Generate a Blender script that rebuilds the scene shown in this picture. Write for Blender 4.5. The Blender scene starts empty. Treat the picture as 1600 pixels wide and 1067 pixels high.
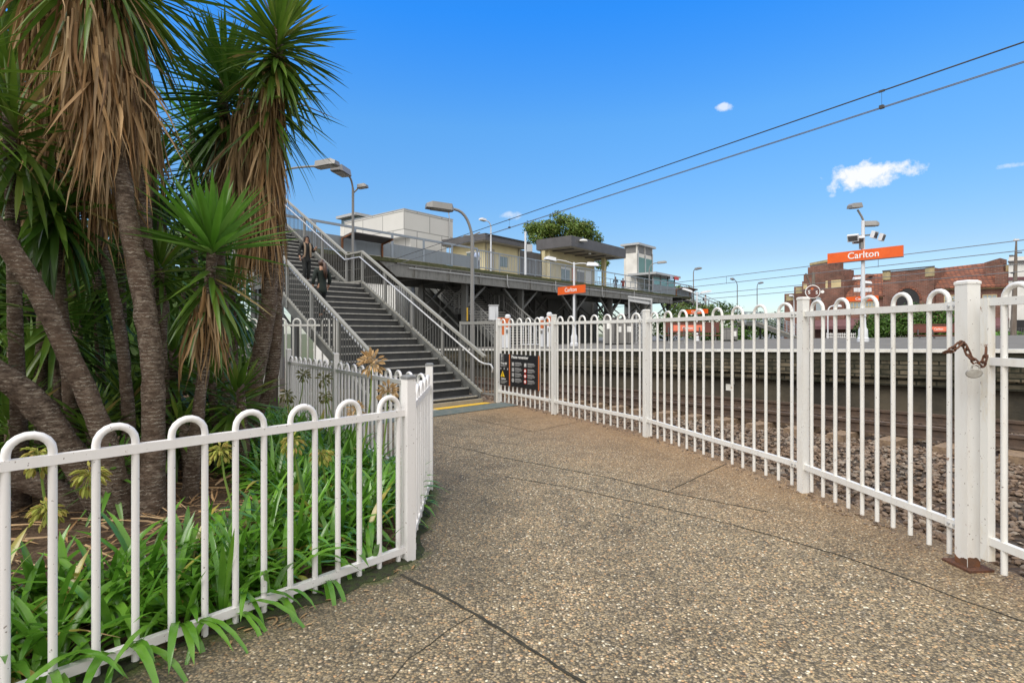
import bpy, bmesh, math, random
from mathutils import Vector, Matrix, noise
R = random.Random(7)
rad = math.radians
S = bpy.context.scene
COL = S.collection
V = Vector
# ------------------------------------------------------------------ frames of the place
CAMZ, FPX = 1.5, 850.0
def PD(px, py, d):                      # a point at depth d seen at photo position px, py (used to survey real positions)
    return V(((px-800)*d/FPX, d, CAMZ-(py-520)*d/FPX))
def PG(px, py, z=0.0):                  # a point on the level ground
    d = FPX*(CAMZ-z)/(py-520)
    return V(((px-800)*d/FPX, d, z))
ct, st = math.cos(rad(34.8)), math.sin(rad(34.8))
def Wp(n, s, z=0.0):                    # track frame: n across the tracks, s along them
    return V((n*ct-s*st, n*st+s*ct, z))
def ns(p): return (p[0]*ct+p[1]*st, -p[0]*st+p[1]*ct)
GR = 0.0245
def zrail(s): return -GR*(min(s, 40)-4.17)
def zplat(n, s): return 1.167-GR*(min(s, 40)-5.28)+0.010*(max(n, 11.4)-11.4)
BO, BU, BV = V((-2.34, 30.6, 0)), V((.636, .772, 0)), V((-.772, .636, 0))
def Bp(u, v, z): return BO+BU*u+BV*v+V((0, 0, z))
UP = V((0, 0, 1))
# ------------------------------------------------------------------ materials
MATS = {}
def node(nt, t, **kw):
    n = nt.nodes.new(t)
    for k, v in kw.items():
        if k in n.inputs: n.inputs[k].default_value = v
        else: setattr(n, k, v)
    return n
def c4(c): return (c[0], c[1], c[2], 1)
def base_mat(name, rough=.6, metal=0.0, spec=.5):
    m = bpy.data.materials.new(name); m.use_nodes = True
    nt = m.node_tree; b = nt.nodes['Principled BSDF']
    b.inputs['Roughness'].default_value = rough; b.inputs['Metallic'].default_value = metal
    b.inputs['Specular IOR Level'].default_value = spec
    MATS[name] = m
    return m, nt, b
def ramp(nt, fac, stops, interp='LINEAR'):
    r = nt.nodes.new('ShaderNodeValToRGB'); r.color_ramp.interpolation = interp
    e = r.color_ramp.elements
    while len(e) < len(stops): e.new(.5)
    for i, (p, c) in enumerate(stops):
        e[i].position = p; e[i].color = c4(c) if len(c) == 3 else c
    nt.links.new(fac, r.inputs[0]); return r.outputs[0]
def mixc(nt, fac, a, b, mode='MIX'):
    m = nt.nodes.new('ShaderNodeMix'); m.data_type = 'RGBA'; m.blend_type = mode
    for sock, v in ((m.inputs[0], fac), (m.inputs[6], a), (m.inputs[7], b)):
        if hasattr(v, 'links'): nt.links.new(v, sock)
        elif isinstance(v, (int, float)): sock.default_value = v
        else: sock.default_value = c4(v)
    return m.outputs[2]
def coords(nt, scale=(1, 1, 1)):
    tc = nt.nodes.new('ShaderNodeTexCoord'); mp = nt.nodes.new('ShaderNodeMapping')
    mp.inputs['Scale'].default_value = scale
    nt.links.new(tc.outputs['Object'], mp.inputs[0]); return mp.outputs[0]
def nz(nt, co, scale, detail=4, rough=.6, out='Fac'):
    n = node(nt, 'ShaderNodeTexNoise', Scale=scale, Detail=detail, Roughness=rough)
    nt.links.new(co, n.inputs['Vector']); return n.outputs[out]
def bump(nt, b, h, strength=.3, dist=.01):
    n = node(nt, 'ShaderNodeBump', Strength=strength, Distance=dist)
    nt.links.new(h, n.inputs['Height']); nt.links.new(n.outputs[0], b.inputs['Normal'])
def mth(nt, op, a, b=0.0):
    n = nt.nodes.new('ShaderNodeMath'); n.operation = op
    for s, v in ((n.inputs[0], a), (n.inputs[1], b)):
        if hasattr(v, 'links'): nt.links.new(v, s)
        else: s.default_value = v
    return n.outputs[0]
def simple(name, c, c2=None, scale=4, rough=.6, metal=0., bumps=0., bscale=60, bd=.01, contrast=(.35, .65), spec=.5, stretch=(1, 1, 1), detail=5):
    m, nt, b = base_mat(name, rough, metal, spec)
    if c2 is None: c2 = tuple(x*.8 for x in c)
    co = coords(nt, stretch)
    f = nz(nt, co, scale, detail)
    nt.links.new(ramp(nt, f, [(contrast[0], c), (contrast[1], c2)]), b.inputs['Base Color'])
    if bumps: bump(nt, b, nz(nt, co, bscale, 4), bumps, bd)
    return m
def leafmat(name, cols, rough=.45, trans=.25, odd=None, spec=.35):
    m, nt, b = base_mat(name, rough, spec=spec)
    g = nt.nodes.new('ShaderNodeNewGeometry')
    k = len(cols)
    col = ramp(nt, g.outputs['Random Per Island'], [(.95*i/max(1, k-1) if odd else i/max(1, k-1), c) for i, c in enumerate(cols)]+([(.965, odd), (1, odd)] if odd else []))
    co = coords(nt)
    f = nz(nt, co, 9, 3)
    col = mixc(nt, mth(nt, 'MULTIPLY', ramp(nt, f, [(.4, (0, 0, 0)), (.75, (1, 1, 1))]), .45), col, cols[-1])
    nt.links.new(col, b.inputs['Base Color'])
    if trans:
        t = nt.nodes.new('ShaderNodeBsdfTranslucent'); nt.links.new(col, t.inputs[0])
        mx = nt.nodes.new('ShaderNodeMixShader'); mx.inputs[0].default_value = trans
        nt.links.new(b.outputs[0], mx.inputs[1]); nt.links.new(t.outputs[0], mx.inputs[2])
        nt.links.new(mx.outputs[0], nt.nodes['Material Output'].inputs[0])
    return m
def paint(name, c, rust=.0, rough=.38, dirt=.25, dirtc=(.45, .40, .33)):
    m, nt, b = base_mat(name, rough)
    co = coords(nt); lo = coords(nt, (1, 1, .25))
    f = ramp(nt, nz(nt, lo, 7, 6, .7), [(.48, (0, 0, 0)), (.8, (1, 1, 1))])
    col = mixc(nt, mth(nt, 'MULTIPLY', f, dirt), c, dirtc)
    if rust:
        r = ramp(nt, nz(nt, co, 11, 6, .75), [(1-.42*rust-.26, (0, 0, 0)), (1-.42*rust-.2, (1, 1, 1))])
        col = mixc(nt, r, col, (.22, .085, .03))
        sp = ramp(nt, nz(nt, co, 60, 2, .5), [(.70, (0, 0, 0)), (.73, (1, 1, 1))])
        col = mixc(nt, mth(nt, 'MULTIPLY', sp, .8), col, (.16, .12, .1))
    nt.links.new(col, b.inputs['Base Color'])
    bump(nt, b, nz(nt, co, 90, 3), .06, .004)
    return m
M = MATS
paint('white_paint', (.78, .765, .765), .12, dirt=.22, dirtc=(.52, .49, .42))
paint('stained_paint', (.74, .735, .70), .26, dirt=.95, dirtc=(.58, .45, .24))
paint('fence_paint', (.745, .74, .715), .22, dirt=.5, dirtc=(.55, .49, .40))
paint('grey_paint', (.25, .25, .24), .12, dirt=.5, dirtc=(.26, .24, .20))
paint('baluster_paint', (.115, .115, .108), .0, rough=.6, dirt=.5, dirtc=(.10, .095, .08))
paint('stair_rail_paint', (.29, .285, .255), .0, rough=.6, dirt=.5, dirtc=(.17, .16, .14))
paint('galvanised', (.42, .43, .44), .0, rough=.45, dirt=.4, dirtc=(.3, .3, .29))
paint('lamp_grey', (.23, .225, .22), .0, dirt=.4, dirtc=(.17, .165, .16))
paint('pole_white', (.66, .68, .72), .0, dirt=.2)
paint('bridge_steel', (.115, .117, .112), .0, rough=.6, dirt=.7, dirtc=(.05, .045, .035))
paint('bridge_panel', (.20, .23, .26), .0, rough=.55, dirt=.5, dirtc=(.13, .13, .13))
paint('bridge_girder', (.21, .21, .20), .0, rough=.65, dirt=.95, dirtc=(.045, .04, .035))
paint('bridge_rail', (.26, .30, .35), .0, rough=.5, dirt=.4, dirtc=(.2, .2, .2))
simple('moss_concrete', (.10, .10, .05), (.05, .06, .02), 6, .9, bumps=.4)
simple('rusty_steel', (.26, .10, .035), (.10, .05, .03), 7, .85, bumps=.4, bscale=80)
simple('dark_chain_rust', (.14, .055, .025), (.06, .03, .02), 60, .85, bumps=.5, bscale=200, bd=.004)
simple('step_dark', (.036, .038, .042), (.062, .062, .06), 3, .6, bumps=.2, bscale=120)
simple('nosing', (.46, .45, .42), (.32, .31, .28), 14, .55)
simple('stringer', (.15, .155, .15), (.085, .085, .08), 5, .6, bumps=.1)
simple('bare_steel', (.78, .78, .78), (.62, .62, .62), 10, .28, metal=.6)
simple('padlock_metal', (.42, .41, .38), (.30, .28, .25), 30, .45, metal=.5)
simple('platform_asphalt', (.20, .19, .175), (.145, .14, .13), 2.2, .95, spec=.15, bumps=.2, bscale=160)
simple('coping_white', (.78, .77, .72), (.60, .58, .52), 5, .7)
simple('sleeper_wood', (.30, .21, .13), (.16, .11, .075), 6, .9, bumps=.4, bscale=40, stretch=(3, 3, 3))
simple('rail_steel', (.06, .042, .032), (.105, .068, .046), 9, .7, bumps=.2)
simple('rail_head', (.15, .105, .075), (.10, .07, .05), 20, .6)
simple('street_asphalt', (.10, .10, .10), (.14, .135, .13), 1, .9)
simple('earth', (.11, .085, .06), (.065, .05, .035), 2, .95, bumps=.3, bscale=20, bd=.03)
simple('terrain_green', (.07, .10, .035), (.11, .10, .05), .3, .95)
simple('orange', (.80, .125, .012), (.70, .10, .01), 2, .4)
simple('orange_dull', (.62, .16, .04), (.5, .12, .03), 2, .6)
simple('pink_panel', (.80, .22, .13), (.72, .18, .10), 2, .5)
simple('lettering_white', (.85, .85, .83), (.8, .8, .78), 3, .5)
simple('lettering_grey', (.40, .40, .40), (.35, .35, .35), 3, .5)
simple('sign_black', (.012, .012, .014), (.02, .02, .022), 3, .35)
simple('sign_yellow', (.80, .55, .02), (.75, .5, .02), 3, .45)
simple('sign_red', (.62, .05, .03), (.55, .04, .03), 3, .45)
simple('yellow_wall', (.60, .53, .32), (.53, .46, .27), 1.5, .8)
simple('cream_wall', (.62, .50, .27), (.52, .42, .23), 2, .8)
simple('dark_fascia', (.10, .095, .10), (.075, .072, .075), 1.2, .55)
simple('soffit', (.34, .31, .25), (.27, .25, .20), 1.2, .8)
simple('dark_void', (.02, .02, .022), (.03, .03, .03), 2, .8)
simple('cabinet_grey', (.20, .195, .19), (.16, .155, .15), 2, .6)
simple('bench_brown', (.15, .05, .035), (.11, .038, .028), 4, .6)
simple('awning_plum', (.17, .08, .085), (.13, .06, .065), 3, .8)
simple('stone_yellow', (.45, .36, .19), (.26, .22, .13), 2.2, .85)
simple('render_white', (.75, .73, .69), (.62, .60, .56), 1, .8)
simple('timber_post', (.055, .042, .032), (.12, .09, .07), 8, .9, bumps=.6, bscale=30, bd=.02, stretch=(1, 1, .12))
simple('red_board', (.24, .06, .03), (.17, .05, .03), 6, .8)
simple('pole_timber', (.13, .10, .08), (.2, .17, .14), 6, .9, stretch=(1, 1, .2))
simple('wire_black', (.03, .03, .032), (.05, .05, .05), 3, .5)
simple('wire_grey', (.16, .17, .19), (.12, .12, .13), 3, .5)
simple('skin', (.42, .24, .16), (.38, .21, .14), 9, .5)
simple('cloth_black', (.012, .014, .014), (.02, .022, .022), 8, .85)
simple('cloth_green_black', (.010, .018, .015), (.018, .026, .022), 8, .85)
simple('cloth_tan', (.27, .20, .14), (.22, .16, .11), 8, .85)
simple('cloth_blue_shirt', (.42, .50, .70), (.5, .57, .74), 8, .85)
simple('cloth_white', (.66, .66, .66), (.55, .55, .56), 8, .85)
simple('cloth_grey', (.13, .13, .15), (.18, .18, .2), 8, .85)
simple('cloth_red', (.35, .08, .06), (.3, .06, .05), 8, .85)
simple('hair_dark', (.012, .009, .008), (.035, .022, .016), 25, .45, stretch=(1, 1, .15))
simple('hair_brown', (.04, .022, .014), (.09, .045, .03), 25, .45, stretch=(1, 1, .15))
simple('tactile_teal', (.085, .125, .125), (.17, .175, .15), 9, .9, bumps=.6, bscale=120)
simple('safety_yellow', (.80, .50, .02), (.62, .38, .05), 16, .7)
simple('pale_concrete', (.46, .42, .34), (.36, .33, .27), 5, .85, bumps=.3)
simple('moss_strip', (.035, .055, .012), (.022, .020, .013), 26, .95, bumps=.8, bscale=90, bd=.01)
simple('joint_dark', (.020, .018, .012), (.045, .04, .026), 12, .95)
simple('straw', (.42, .30, .18), (.28, .18, .10), 9, .85)
simple('post_cap', (.22, .23, .24), (.16, .16, .165), 30, .7, bumps=.3)
simple('lamp_lens', (.22, .22, .20), (.3, .3, .28), 4, .3)
leafmat('yucca_leaf', [(.04, .095, .012), (.075, .16, .018), (.12, .22, .026), (.05, .12, .02), (.20, .27, .045)], .32, .28, odd=(.34, .24, .09), spec=.5)
leafmat('yucca_young', [(.08, .22, .02), (.12, .30, .03), (.10, .22, .04), (.19, .35, .07)], .3, .3, spec=.5)
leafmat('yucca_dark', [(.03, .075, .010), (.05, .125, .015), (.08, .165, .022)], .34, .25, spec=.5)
leafmat('dead_leaf', [(.44, .26, .115), (.17, .09, .04), (.55, .36, .18), (.075, .04, .02), (.66, .48, .28), (.33, .20, .095)], .75, .15)
leafmat('dead_leaf_grey', [(.34, .225, .115), (.48, .34, .18), (.10, .06, .03), (.40, .29, .165), (.22, .14, .07)], .85, .12)
leafmat('agapanthus_leaf', [(.04, .13, .012), (.085, .24, .02), (.15, .35, .032), (.05, .15, .016), (.19, .40, .045)], .25, .30, odd=(.42, .34, .08), spec=.7)
leafmat('flower_green', [(.30, .38, .06), (.42, .46, .09), (.35, .36, .07), (.45, .30, .10)], .55, .3)
leafmat('flower_dry', [(.58, .40, .20), (.68, .50, .29), (.48, .30, .13)], .75, .2)
leafmat('flower_olive', [(.20, .20, .06), (.26, .25, .10), (.15, .16, .05)], .7, .2)
leafmat('stalk_green', [(.16, .25, .05), (.22, .30, .06)], .5, 0)
leafmat('gum_leaf', [(.085, .17, .02), (.13, .22, .03), (.06, .12, .015), (.18, .26, .05), (.16, .16, .045)], .5, .2)
leafmat('hedge_leaf', [(.045, .11, .015), (.07, .16, .02), (.03, .08, .012), (.11, .20, .035)], .5, .2)
leafmat('bush_leaf', [(.04, .09, .02), (.07, .13, .03), (.11, .16, .04)], .5, .2)
def glassmat():
    m, nt, b = base_mat('teal_glass', .12, 0, .6)
    b.inputs['Base Color'].default_value = (.30, .48, .47, 1); b.inputs['Transmission Weight'].default_value = .55
    b.inputs['IOR'].default_value = 1.1
    m, nt, b = base_mat('dark_glass', .15, 0, .7); b.inputs['Base Color'].default_value = (.12, .16, .16, 1)
    m, nt, b = base_mat('sky_glass', .15, 0, .7); b.inputs['Base Color'].default_value = (.35, .40, .42, 1)
glassmat()
def bark():
    m, nt, b = base_mat('yucca_bark', .95, spec=.15)
    tc = coords(nt)
    w = node(nt, 'ShaderNodeTexWave', Scale=11.0, Distortion=5.5, Detail=5.0); w.bands_direction = 'Z'
    w.inputs['Detail Scale'].default_value = 3.2; w.inputs['Detail Roughness'].default_value = .65
    nt.links.new(tc, w.inputs['Vector'])
    line = ramp(nt, w.outputs['Fac'], [(.0, (1, 1, 1)), (.06, (1, 1, 1)), (.15, (0, 0, 0))])
    f = nz(nt, coords(nt, (1, 1, 2.2)), 16, 7, .75); g = nz(nt, tc, 3.5, 3)
    col = ramp(nt, f, [(.34, (.04, .028, .022)), (.5, (.15, .11, .085)), (.68, (.36, .29, .23))])
    col = mixc(nt, mth(nt, 'MULTIPLY', ramp(nt, g, [(.42, (0, 0, 0)), (.62, (1, 1, 1))]), .55), col, (.16, .105, .075))
    gate = ramp(nt, nz(nt, tc, 13, 3), [(.46, (0, 0, 0)), (.56, (.9, .9, .9))])
    col = mixc(nt, mth(nt, 'MULTIPLY', line, gate), col, (.46, .40, .33))
    nt.links.new(col, b.inputs['Base Color'])
    h = mth(nt, 'ADD', mth(nt, 'MULTIPLY', line, .25), nz(nt, coords(nt, (1, 1, .8)), 48, 6, .75))
    bump(nt, b, h, 1.0, .03)
bark()
def pebbles():
    m, nt, b = base_mat('exposed_aggregate', .75, spec=.35)
    co = coords(nt)
    warp = nt.nodes.new('ShaderNodeVectorMath'); warp.operation = 'ADD'
    nn = node(nt, 'ShaderNodeTexNoise', Scale=60.0, Detail=1.0); nt.links.new(co, nn.inputs['Vector'])
    sc = nt.nodes.new('ShaderNodeVectorMath'); sc.operation = 'SCALE'; sc.inputs['Scale'].default_value = .012
    nt.links.new(nn.outputs['Color'], sc.inputs[0]); nt.links.new(co, warp.inputs[0]); nt.links.new(sc.outputs[0], warp.inputs[1])
    vo = node(nt, 'ShaderNodeTexVoronoi', Scale=78.0); nt.links.new(warp.outputs[0], vo.inputs['Vector'])
    sep = nt.nodes.new('ShaderNodeSeparateColor'); nt.links.new(vo.outputs['Color'], sep.inputs[0])
    col = ramp(nt, sep.outputs[0], [(0, (.085, .068, .045)), (.2, (.16, .125, .08)), (.40, (.27, .20, .12)), (.60, (.35, .27, .165)),
                                    (.74, (.23, .19, .145)), (.85, (.46, .35, .21)), (.93, (.50, .29, .14)), (1, (.80, .72, .56))])
    d = vo.outputs['Distance']
    edge = ramp(nt, d, [(.40, (0, 0, 0)), (.74, (1, 1, 1))])
    col = mixc(nt, mth(nt, 'MULTIPLY', edge, .85), col, (.055, .047, .036))
    big = nz(nt, co, .9, 5, .65)
    col = mixc(nt, 1.0, col, ramp(nt, big, [(.3, (.86, .88, .86)), (.5, (1.21, 1.24, 1.22)), (.7, (1.37, 1.37, 1.30))]), 'MULTIPLY')
    mid = nz(nt, co, 3.2, 6, .7)
    col = mixc(nt, 1.0, col, ramp(nt, mid, [(.32, (.72, .72, .72)), (.5, (1, 1, 1)), (.68, (1.1, 1.09, 1.07))]), 'MULTIPLY')
    gv = node(nt, 'ShaderNodeTexVoronoi', Scale=2.6); nt.links.new(warp.outputs[0], gv.inputs['Vector'])
    gum = ramp(nt, gv.outputs['Distance'], [(.045, (1, 1, 1)), (.065, (0, 0, 0))])
    col = mixc(nt, mth(nt, 'MULTIPLY', gum, .55), col, (.06, .055, .05))
    # rusty iron-dust stain along the railway fence
    geo = nt.nodes.new('ShaderNodeNewGeometry'); sp = nt.nodes.new('ShaderNodeSeparateXYZ'); nt.links.new(geo.outputs['Position'], sp.inputs[0])
    fx = mth(nt, 'ADD', mth(nt, 'MULTIPLY', sp.outputs[0], .78), mth(nt, 'MULTIPLY', sp.outputs[1], .42))
    fx = mth(nt, 'ADD', fx, mth(nt, 'MULTIPLY', big, 1.2))
    stain = ramp(nt, mth(nt, 'MULTIPLY', fx, .1), [(.36, (0, 0, 0)), (.56, (1, 1, 1))])
    col = mixc(nt, mth(nt, 'MULTIPLY', stain, .6), col, (.33, .18, .075))
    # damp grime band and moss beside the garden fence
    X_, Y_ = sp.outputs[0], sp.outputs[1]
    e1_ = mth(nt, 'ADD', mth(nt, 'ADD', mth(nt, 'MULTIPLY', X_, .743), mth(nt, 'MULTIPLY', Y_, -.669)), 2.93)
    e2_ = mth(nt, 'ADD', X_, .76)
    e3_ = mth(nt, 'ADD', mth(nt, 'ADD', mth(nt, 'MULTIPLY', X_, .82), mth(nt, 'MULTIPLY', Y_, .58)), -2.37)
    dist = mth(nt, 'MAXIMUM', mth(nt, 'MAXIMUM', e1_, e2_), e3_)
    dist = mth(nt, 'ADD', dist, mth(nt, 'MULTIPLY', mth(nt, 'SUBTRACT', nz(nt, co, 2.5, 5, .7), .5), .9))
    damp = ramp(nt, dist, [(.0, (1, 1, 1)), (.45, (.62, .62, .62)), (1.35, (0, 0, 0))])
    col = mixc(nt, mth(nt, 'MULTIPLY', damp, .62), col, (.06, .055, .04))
    mo = ramp(nt, dist, [(.02, (1, 1, 1)), (.16, (0, 0, 0))])
    col = mixc(nt, mth(nt, 'MULTIPLY', mo, .75), col, (.07, .10, .02))
    nt.links.new(col, b.inputs['Base Color'])
    hh = mth(nt, 'SUBTRACT', 1.0, d)
    bump(nt, b, hh, .95, .008)
pebbles()
def brickmat(name, ca, cb, mortar, bw, bh, ms=.02, dirt=(.05, .045, .035), dirtamt=.6, dscale=1.2, rough=.85):
    m, nt, b = base_mat(name, rough, spec=.25)
    tc = nt.nodes.new('ShaderNodeTexCoord'); sp = nt.nodes.new('ShaderNodeSeparateXYZ'); nt.links.new(tc.outputs['Object'], sp.inputs[0])
    cx = nt.nodes.new('ShaderNodeCombineXYZ')
    nt.links.new(mth(nt, 'ADD', sp.outputs[0], sp.outputs[1]), cx.inputs[0]); nt.links.new(sp.outputs[2], cx.inputs[1])
    br = node(nt, 'ShaderNodeTexBrick', Scale=1.0, Color1=c4(ca), Color2=c4(cb), Mortar=c4(mortar))
    br.inputs['Mortar Size'].default_value = ms; br.inputs['Brick Width'].default_value = bw; br.inputs['Row Height'].default_value = bh
    nt.links.new(cx.outputs[0], br.inputs['Vector'])
    f = ramp(nt, nz(nt, tc.outputs['Object'], dscale, 6, .7), [(.40, (0, 0, 0)), (.66, (1, 1, 1))])
    col = mixc(nt, mth(nt, 'MULTIPLY', f, dirtamt), br.outputs['Color'], dirt)
    nt.links.new(col, b.inputs['Base Color']); bump(nt, b, br.outputs['Fac'], -.3, .01)
    return m
brickmat('platform_brick', (.19, .155, .105), (.09, .078, .055), (.028, .027, .02), .30, .092, .014, (.018, .02, .011), 1.0, 2.2)
brickmat('red_brick', (.28, .115, .08), (.165, .07, .055), (.26, .19, .15), .36, .13, .016, (.075, .045, .035), .75, .5)
brickmat('roof_tile', (.42, .15, .075), (.22, .08, .05), (.09, .045, .035), .34, .20, .035, (.12, .06, .045), .8, .9)
brickmat('cladding', (.62, .61, .58), (.59, .58, .56), (.28, .28, .27), 2.4, 1.25, .035, (.5, .49, .46), .3, .5)
simple('wall_lower', (.11, .09, .06), (.03, .027, .02), 1.1, .9, bumps=.4, bscale=18, bd=.02, detail=8)
simple('mossy_course', (.026, .028, .016), (.06, .055, .036), 3, .95, bumps=.5, bscale=30, bd=.02)
def ballastmat(name, island):
    m, nt, b = base_mat(name, .85, spec=.25)
    co = coords(nt)
    if island:
        g = nt.nodes.new('ShaderNodeNewGeometry'); r = g.outputs['Random Per Island']
    else:
        vo = node(nt, 'ShaderNodeTexVoronoi', Scale=17.0); nt.links.new(co, vo.inputs['Vector'])
        sp = nt.nodes.new('ShaderNodeSeparateColor'); nt.links.new(vo.outputs['Color'], sp.inputs[0]); r = sp.outputs[0]
        bump(nt, b, mth(nt, 'SUBTRACT', 1., vo.outputs['Distance']), 1., .05)
    k_ = 1.08 if island else .42
    col = ramp(nt, r, [(p, tuple(x*k_ for x in c)) for p, c in ((0, (.085, .06, .042)), (.3, (.16, .115, .083)), (.6, (.235, .175, .13)), (.85, (.145, .125, .105)), (1, (.34, .28, .22)))])
    f = nz(nt, co, 1.0, 4)
    col = mixc(nt, mth(nt, 'MULTIPLY', ramp(nt, f, [(.45, (0, 0, 0)), (.7, (1, 1, 1))]), .4), col, (.17, .095, .05))
    nt.links.new(col, b.inputs['Base Color'])
ballastmat('ballast_stone', True); ballastmat('ballast_bed', False)
def mulch():
    m, nt, b = base_mat('mulch', .95, spec=.15)
    co = coords(nt, (1, 1, 1)); f = nz(nt, co, 35, 8, .75); g = nz(nt, co, 3, 5)
    col = ramp(nt, f, [(.3, (.05, .03, .02)), (.5, (.14, .095, .062)), (.68, (.28, .20, .135))])
    col = mixc(nt, mth(nt, 'MULTIPLY', ramp(nt, g, [(.45, (0, 0, 0)), (.6, (1, 1, 1))]), .6), col, (.07, .045, .03))
    nt.links.new(col, b.inputs['Base Color']); bump(nt, b, f, 1., .04)
mulch()
# ------------------------------------------------------------------ mesh helpers
ROOT, MINV = {}, {}
class MB:
    def __init__(s): s.v, s.f = [], []
    def add(s, vs, fs):
        o = len(s.v); s.v.extend(V(x) for x in vs); s.f.extend(tuple(i+o for i in f) for f in fs); return s
    def box(s, c, size, ax=None):
        c = V(c); ax = ax or (V((1, 0, 0)), V((0, 1, 0)), UP); h = [a*(k/2) for a, k in zip(ax, size)]
        vs = [c+h[0]*i+h[1]*j+h[2]*k for k in (-1, 1) for j in (-1, 1) for i in (-1, 1)]
        return s.add(vs, [(0, 2, 3, 1), (4, 5, 7, 6), (0, 1, 5, 4), (2, 6, 7, 3), (0, 4, 6, 2), (1, 3, 7, 5)])
    def bar(s, p, q, w, h, up=UP, bev=0):
        p, q = V(p), V(q); d = (q-p); L = d.length; d.normalize()
        side = d.cross(up)
        if side.length < 1e-4: side = d.cross(V((0, 1, 0)))
        side.normalize(); u = side.cross(d)
        return s.box((p+q)/2, (L, w, h), (d, side, u))
    def tube(s, pts, r, n=8, caps=True):
        pts = [V(p) for p in pts]; k = len(pts); rs = r if isinstance(r, (list, tuple)) else [r]*k
        prev = None; o = len(s.v)
        for i, p in enumerate(pts):
            d = (pts[min(i+1, k-1)]-pts[max(i-1, 0)]).normalized()
            if prev is None: a = d.orthogonal().normalized() if abs(d.z) > .9 or 1 else 0
            else: a = (prev-d*prev.dot(d)).normalized()
            prev = a; b = d.cross(a)
            for j in range(n):
                t = 2*math.pi*j/n; s.v.append(p+(a*math.cos(t)+b*math.sin(t))*rs[i])
        for i in range(k-1):
            for j in range(n):
                j2 = (j+1) % n
                s.f.append((o+i*n+j, o+i*n+j2, o+(i+1)*n+j2, o+(i+1)*n+j))
        if caps:
            s.f.append(tuple(o+j for j in reversed(range(n)))); s.f.append(tuple(o+(k-1)*n+j for j in range(n)))
        return s
    def lathe(s, c, prof, n=16):        # prof: (r, z)
        c = V(c); o = len(s.v); k = len(prof)
        for r, z in prof:
            for j in range(n):
                t = 2*math.pi*j/n; s.v.append(c+V((r*math.cos(t), r*math.sin(t), z)))
        for i in range(k-1):
            for j in range(n):
                j2 = (j+1) % n; s.f.append((o+i*n+j, o+i*n+j2, o+(i+1)*n+j2, o+(i+1)*n+j))
        s.f.append(tuple(o+j for j in reversed(range(n)))); s.f.append(tuple(o+(k-1)*n+j for j in range(n)))
        return s
    def prism(s, poly, vec):            # closed polygon of 3D points pushed along vec
        k = len(poly); poly = [V(p) for p in poly]; vec = V(vec)
        return s.add(poly+[p+vec for p in poly], [tuple(reversed(range(k))), tuple(range(k, 2*k))]+[(i, (i+1) % k, k+(i+1) % k, k+i) for i in range(k)])
    def quad(s, a, b, c, d): return s.add([a, b, c, d], [(0, 1, 2, 3)])
    def ball(s, c, r, nu=10, nv=6):
        rr = r if isinstance(r, (tuple, list)) else (r, r, r); c = V(c)
        prof = [(math.sin(math.pi*i/nv), -math.cos(math.pi*i/nv)) for i in range(nv+1)]
        o = len(s.v)
        for a, z in prof:
            for j in range(nu):
                t = 2*math.pi*j/nu; s.v.append(c+V((max(a, .02)*math.cos(t)*rr[0], max(a, .02)*math.sin(t)*rr[1], z*rr[2])))
        for i in range(nv):
            for j in range(nu):
                j2 = (j+1) % nu; s.f.append((o+i*nu+j, o+i*nu+j2, o+(i+1)*nu+j2, o+(i+1)*nu+j))
        return s
    def leaf(s, base, d, length, width, droop, n=4, fold=.18, prof=None, roll=0., wob=0.):
        p = V(base); d = V(d).normalized(); o = len(s.v)
        side0 = d.cross(UP)
        if side0.length < .15: side0 = V((R.uniform(-1, 1), R.uniform(-1, 1), 0))
        side0.normalize()
        if roll: side0 = Matrix.Rotation(roll, 3, d) @ side0
        for i in range(n+1):
            t = i/n; w = width*(prof(t) if prof else (1-.9*t**2.2)*(.65+.35*min(1, t*3)))
            side = (side0-d*side0.dot(d)).normalized(); nrm = side.cross(d)
            s.v += [p-side*w/2+nrm*fold*w, p.copy(), p+side*w/2+nrm*fold*w]
            p = p+d*(length/n)
            d = (d+V((R.uniform(-wob, wob), R.uniform(-wob, wob), -droop/n))).normalized()
        for i in range(n):
            a = o+3*i; s.f += [(a, a+1, a+4, a+3), (a+1, a+2, a+5, a+4)]
        return s
    def obj(s, name, mat, parent=None, sharp=35, smooth=True, loc=None):
        me = bpy.data.meshes.new(name); vs = s.v
        if parent is not None:
            rt = ROOT[parent]; mi = MINV[rt]; vs = [mi @ p for p in vs]
        elif loc is not None:
            l = V(loc); vs = [p-l for p in vs]
        me.from_pydata([tuple(p) for p in vs], [], s.f)
        mats = mat if isinstance(mat, (list, tuple)) else [mat]
        for m in mats: me.materials.append(MATS[m])
        me.validate()
        if smooth:
            me.shade_smooth()
            if sharp: me.set_sharp_from_angle(angle=rad(sharp))
        o = bpy.data.objects.new(name, me); COL.objects.link(o)
        if parent is not None: o.parent = parent; ROOT[o] = ROOT[parent]
        else:
            if loc is not None: o.location = loc
            ROOT[o] = o; MINV[o] = Matrix.Translation(V(loc) if loc is not None else V()).inverted()
        return o
def tag(o, label=None, cat=None, group=None, kind=None):
    if label: o['label'] = label
    if cat: o['category'] = cat
    if group: o['group'] = group
    if kind: o['kind'] = kind
    return o
def thing(name, label, cat, loc=(0, 0, 0), rot=(0, 0, 0), group=None):
    o = bpy.data.objects.new(name, None); COL.objects.link(o)
    o.location = loc; o.rotation_euler = rot; o.empty_display_size = .2
    tag(o, label, cat, group); ROOT[o] = o
    MINV[o] = (Matrix.Translation(V(loc)) @ o.rotation_euler.to_matrix().to_4x4()).inverted()
    return o
def world(root, p): return MINV[root].inverted() @ V(p)
def structure(mb, name, mat, **k): return tag(mb.obj(name, mat, **k), kind='structure')
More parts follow.
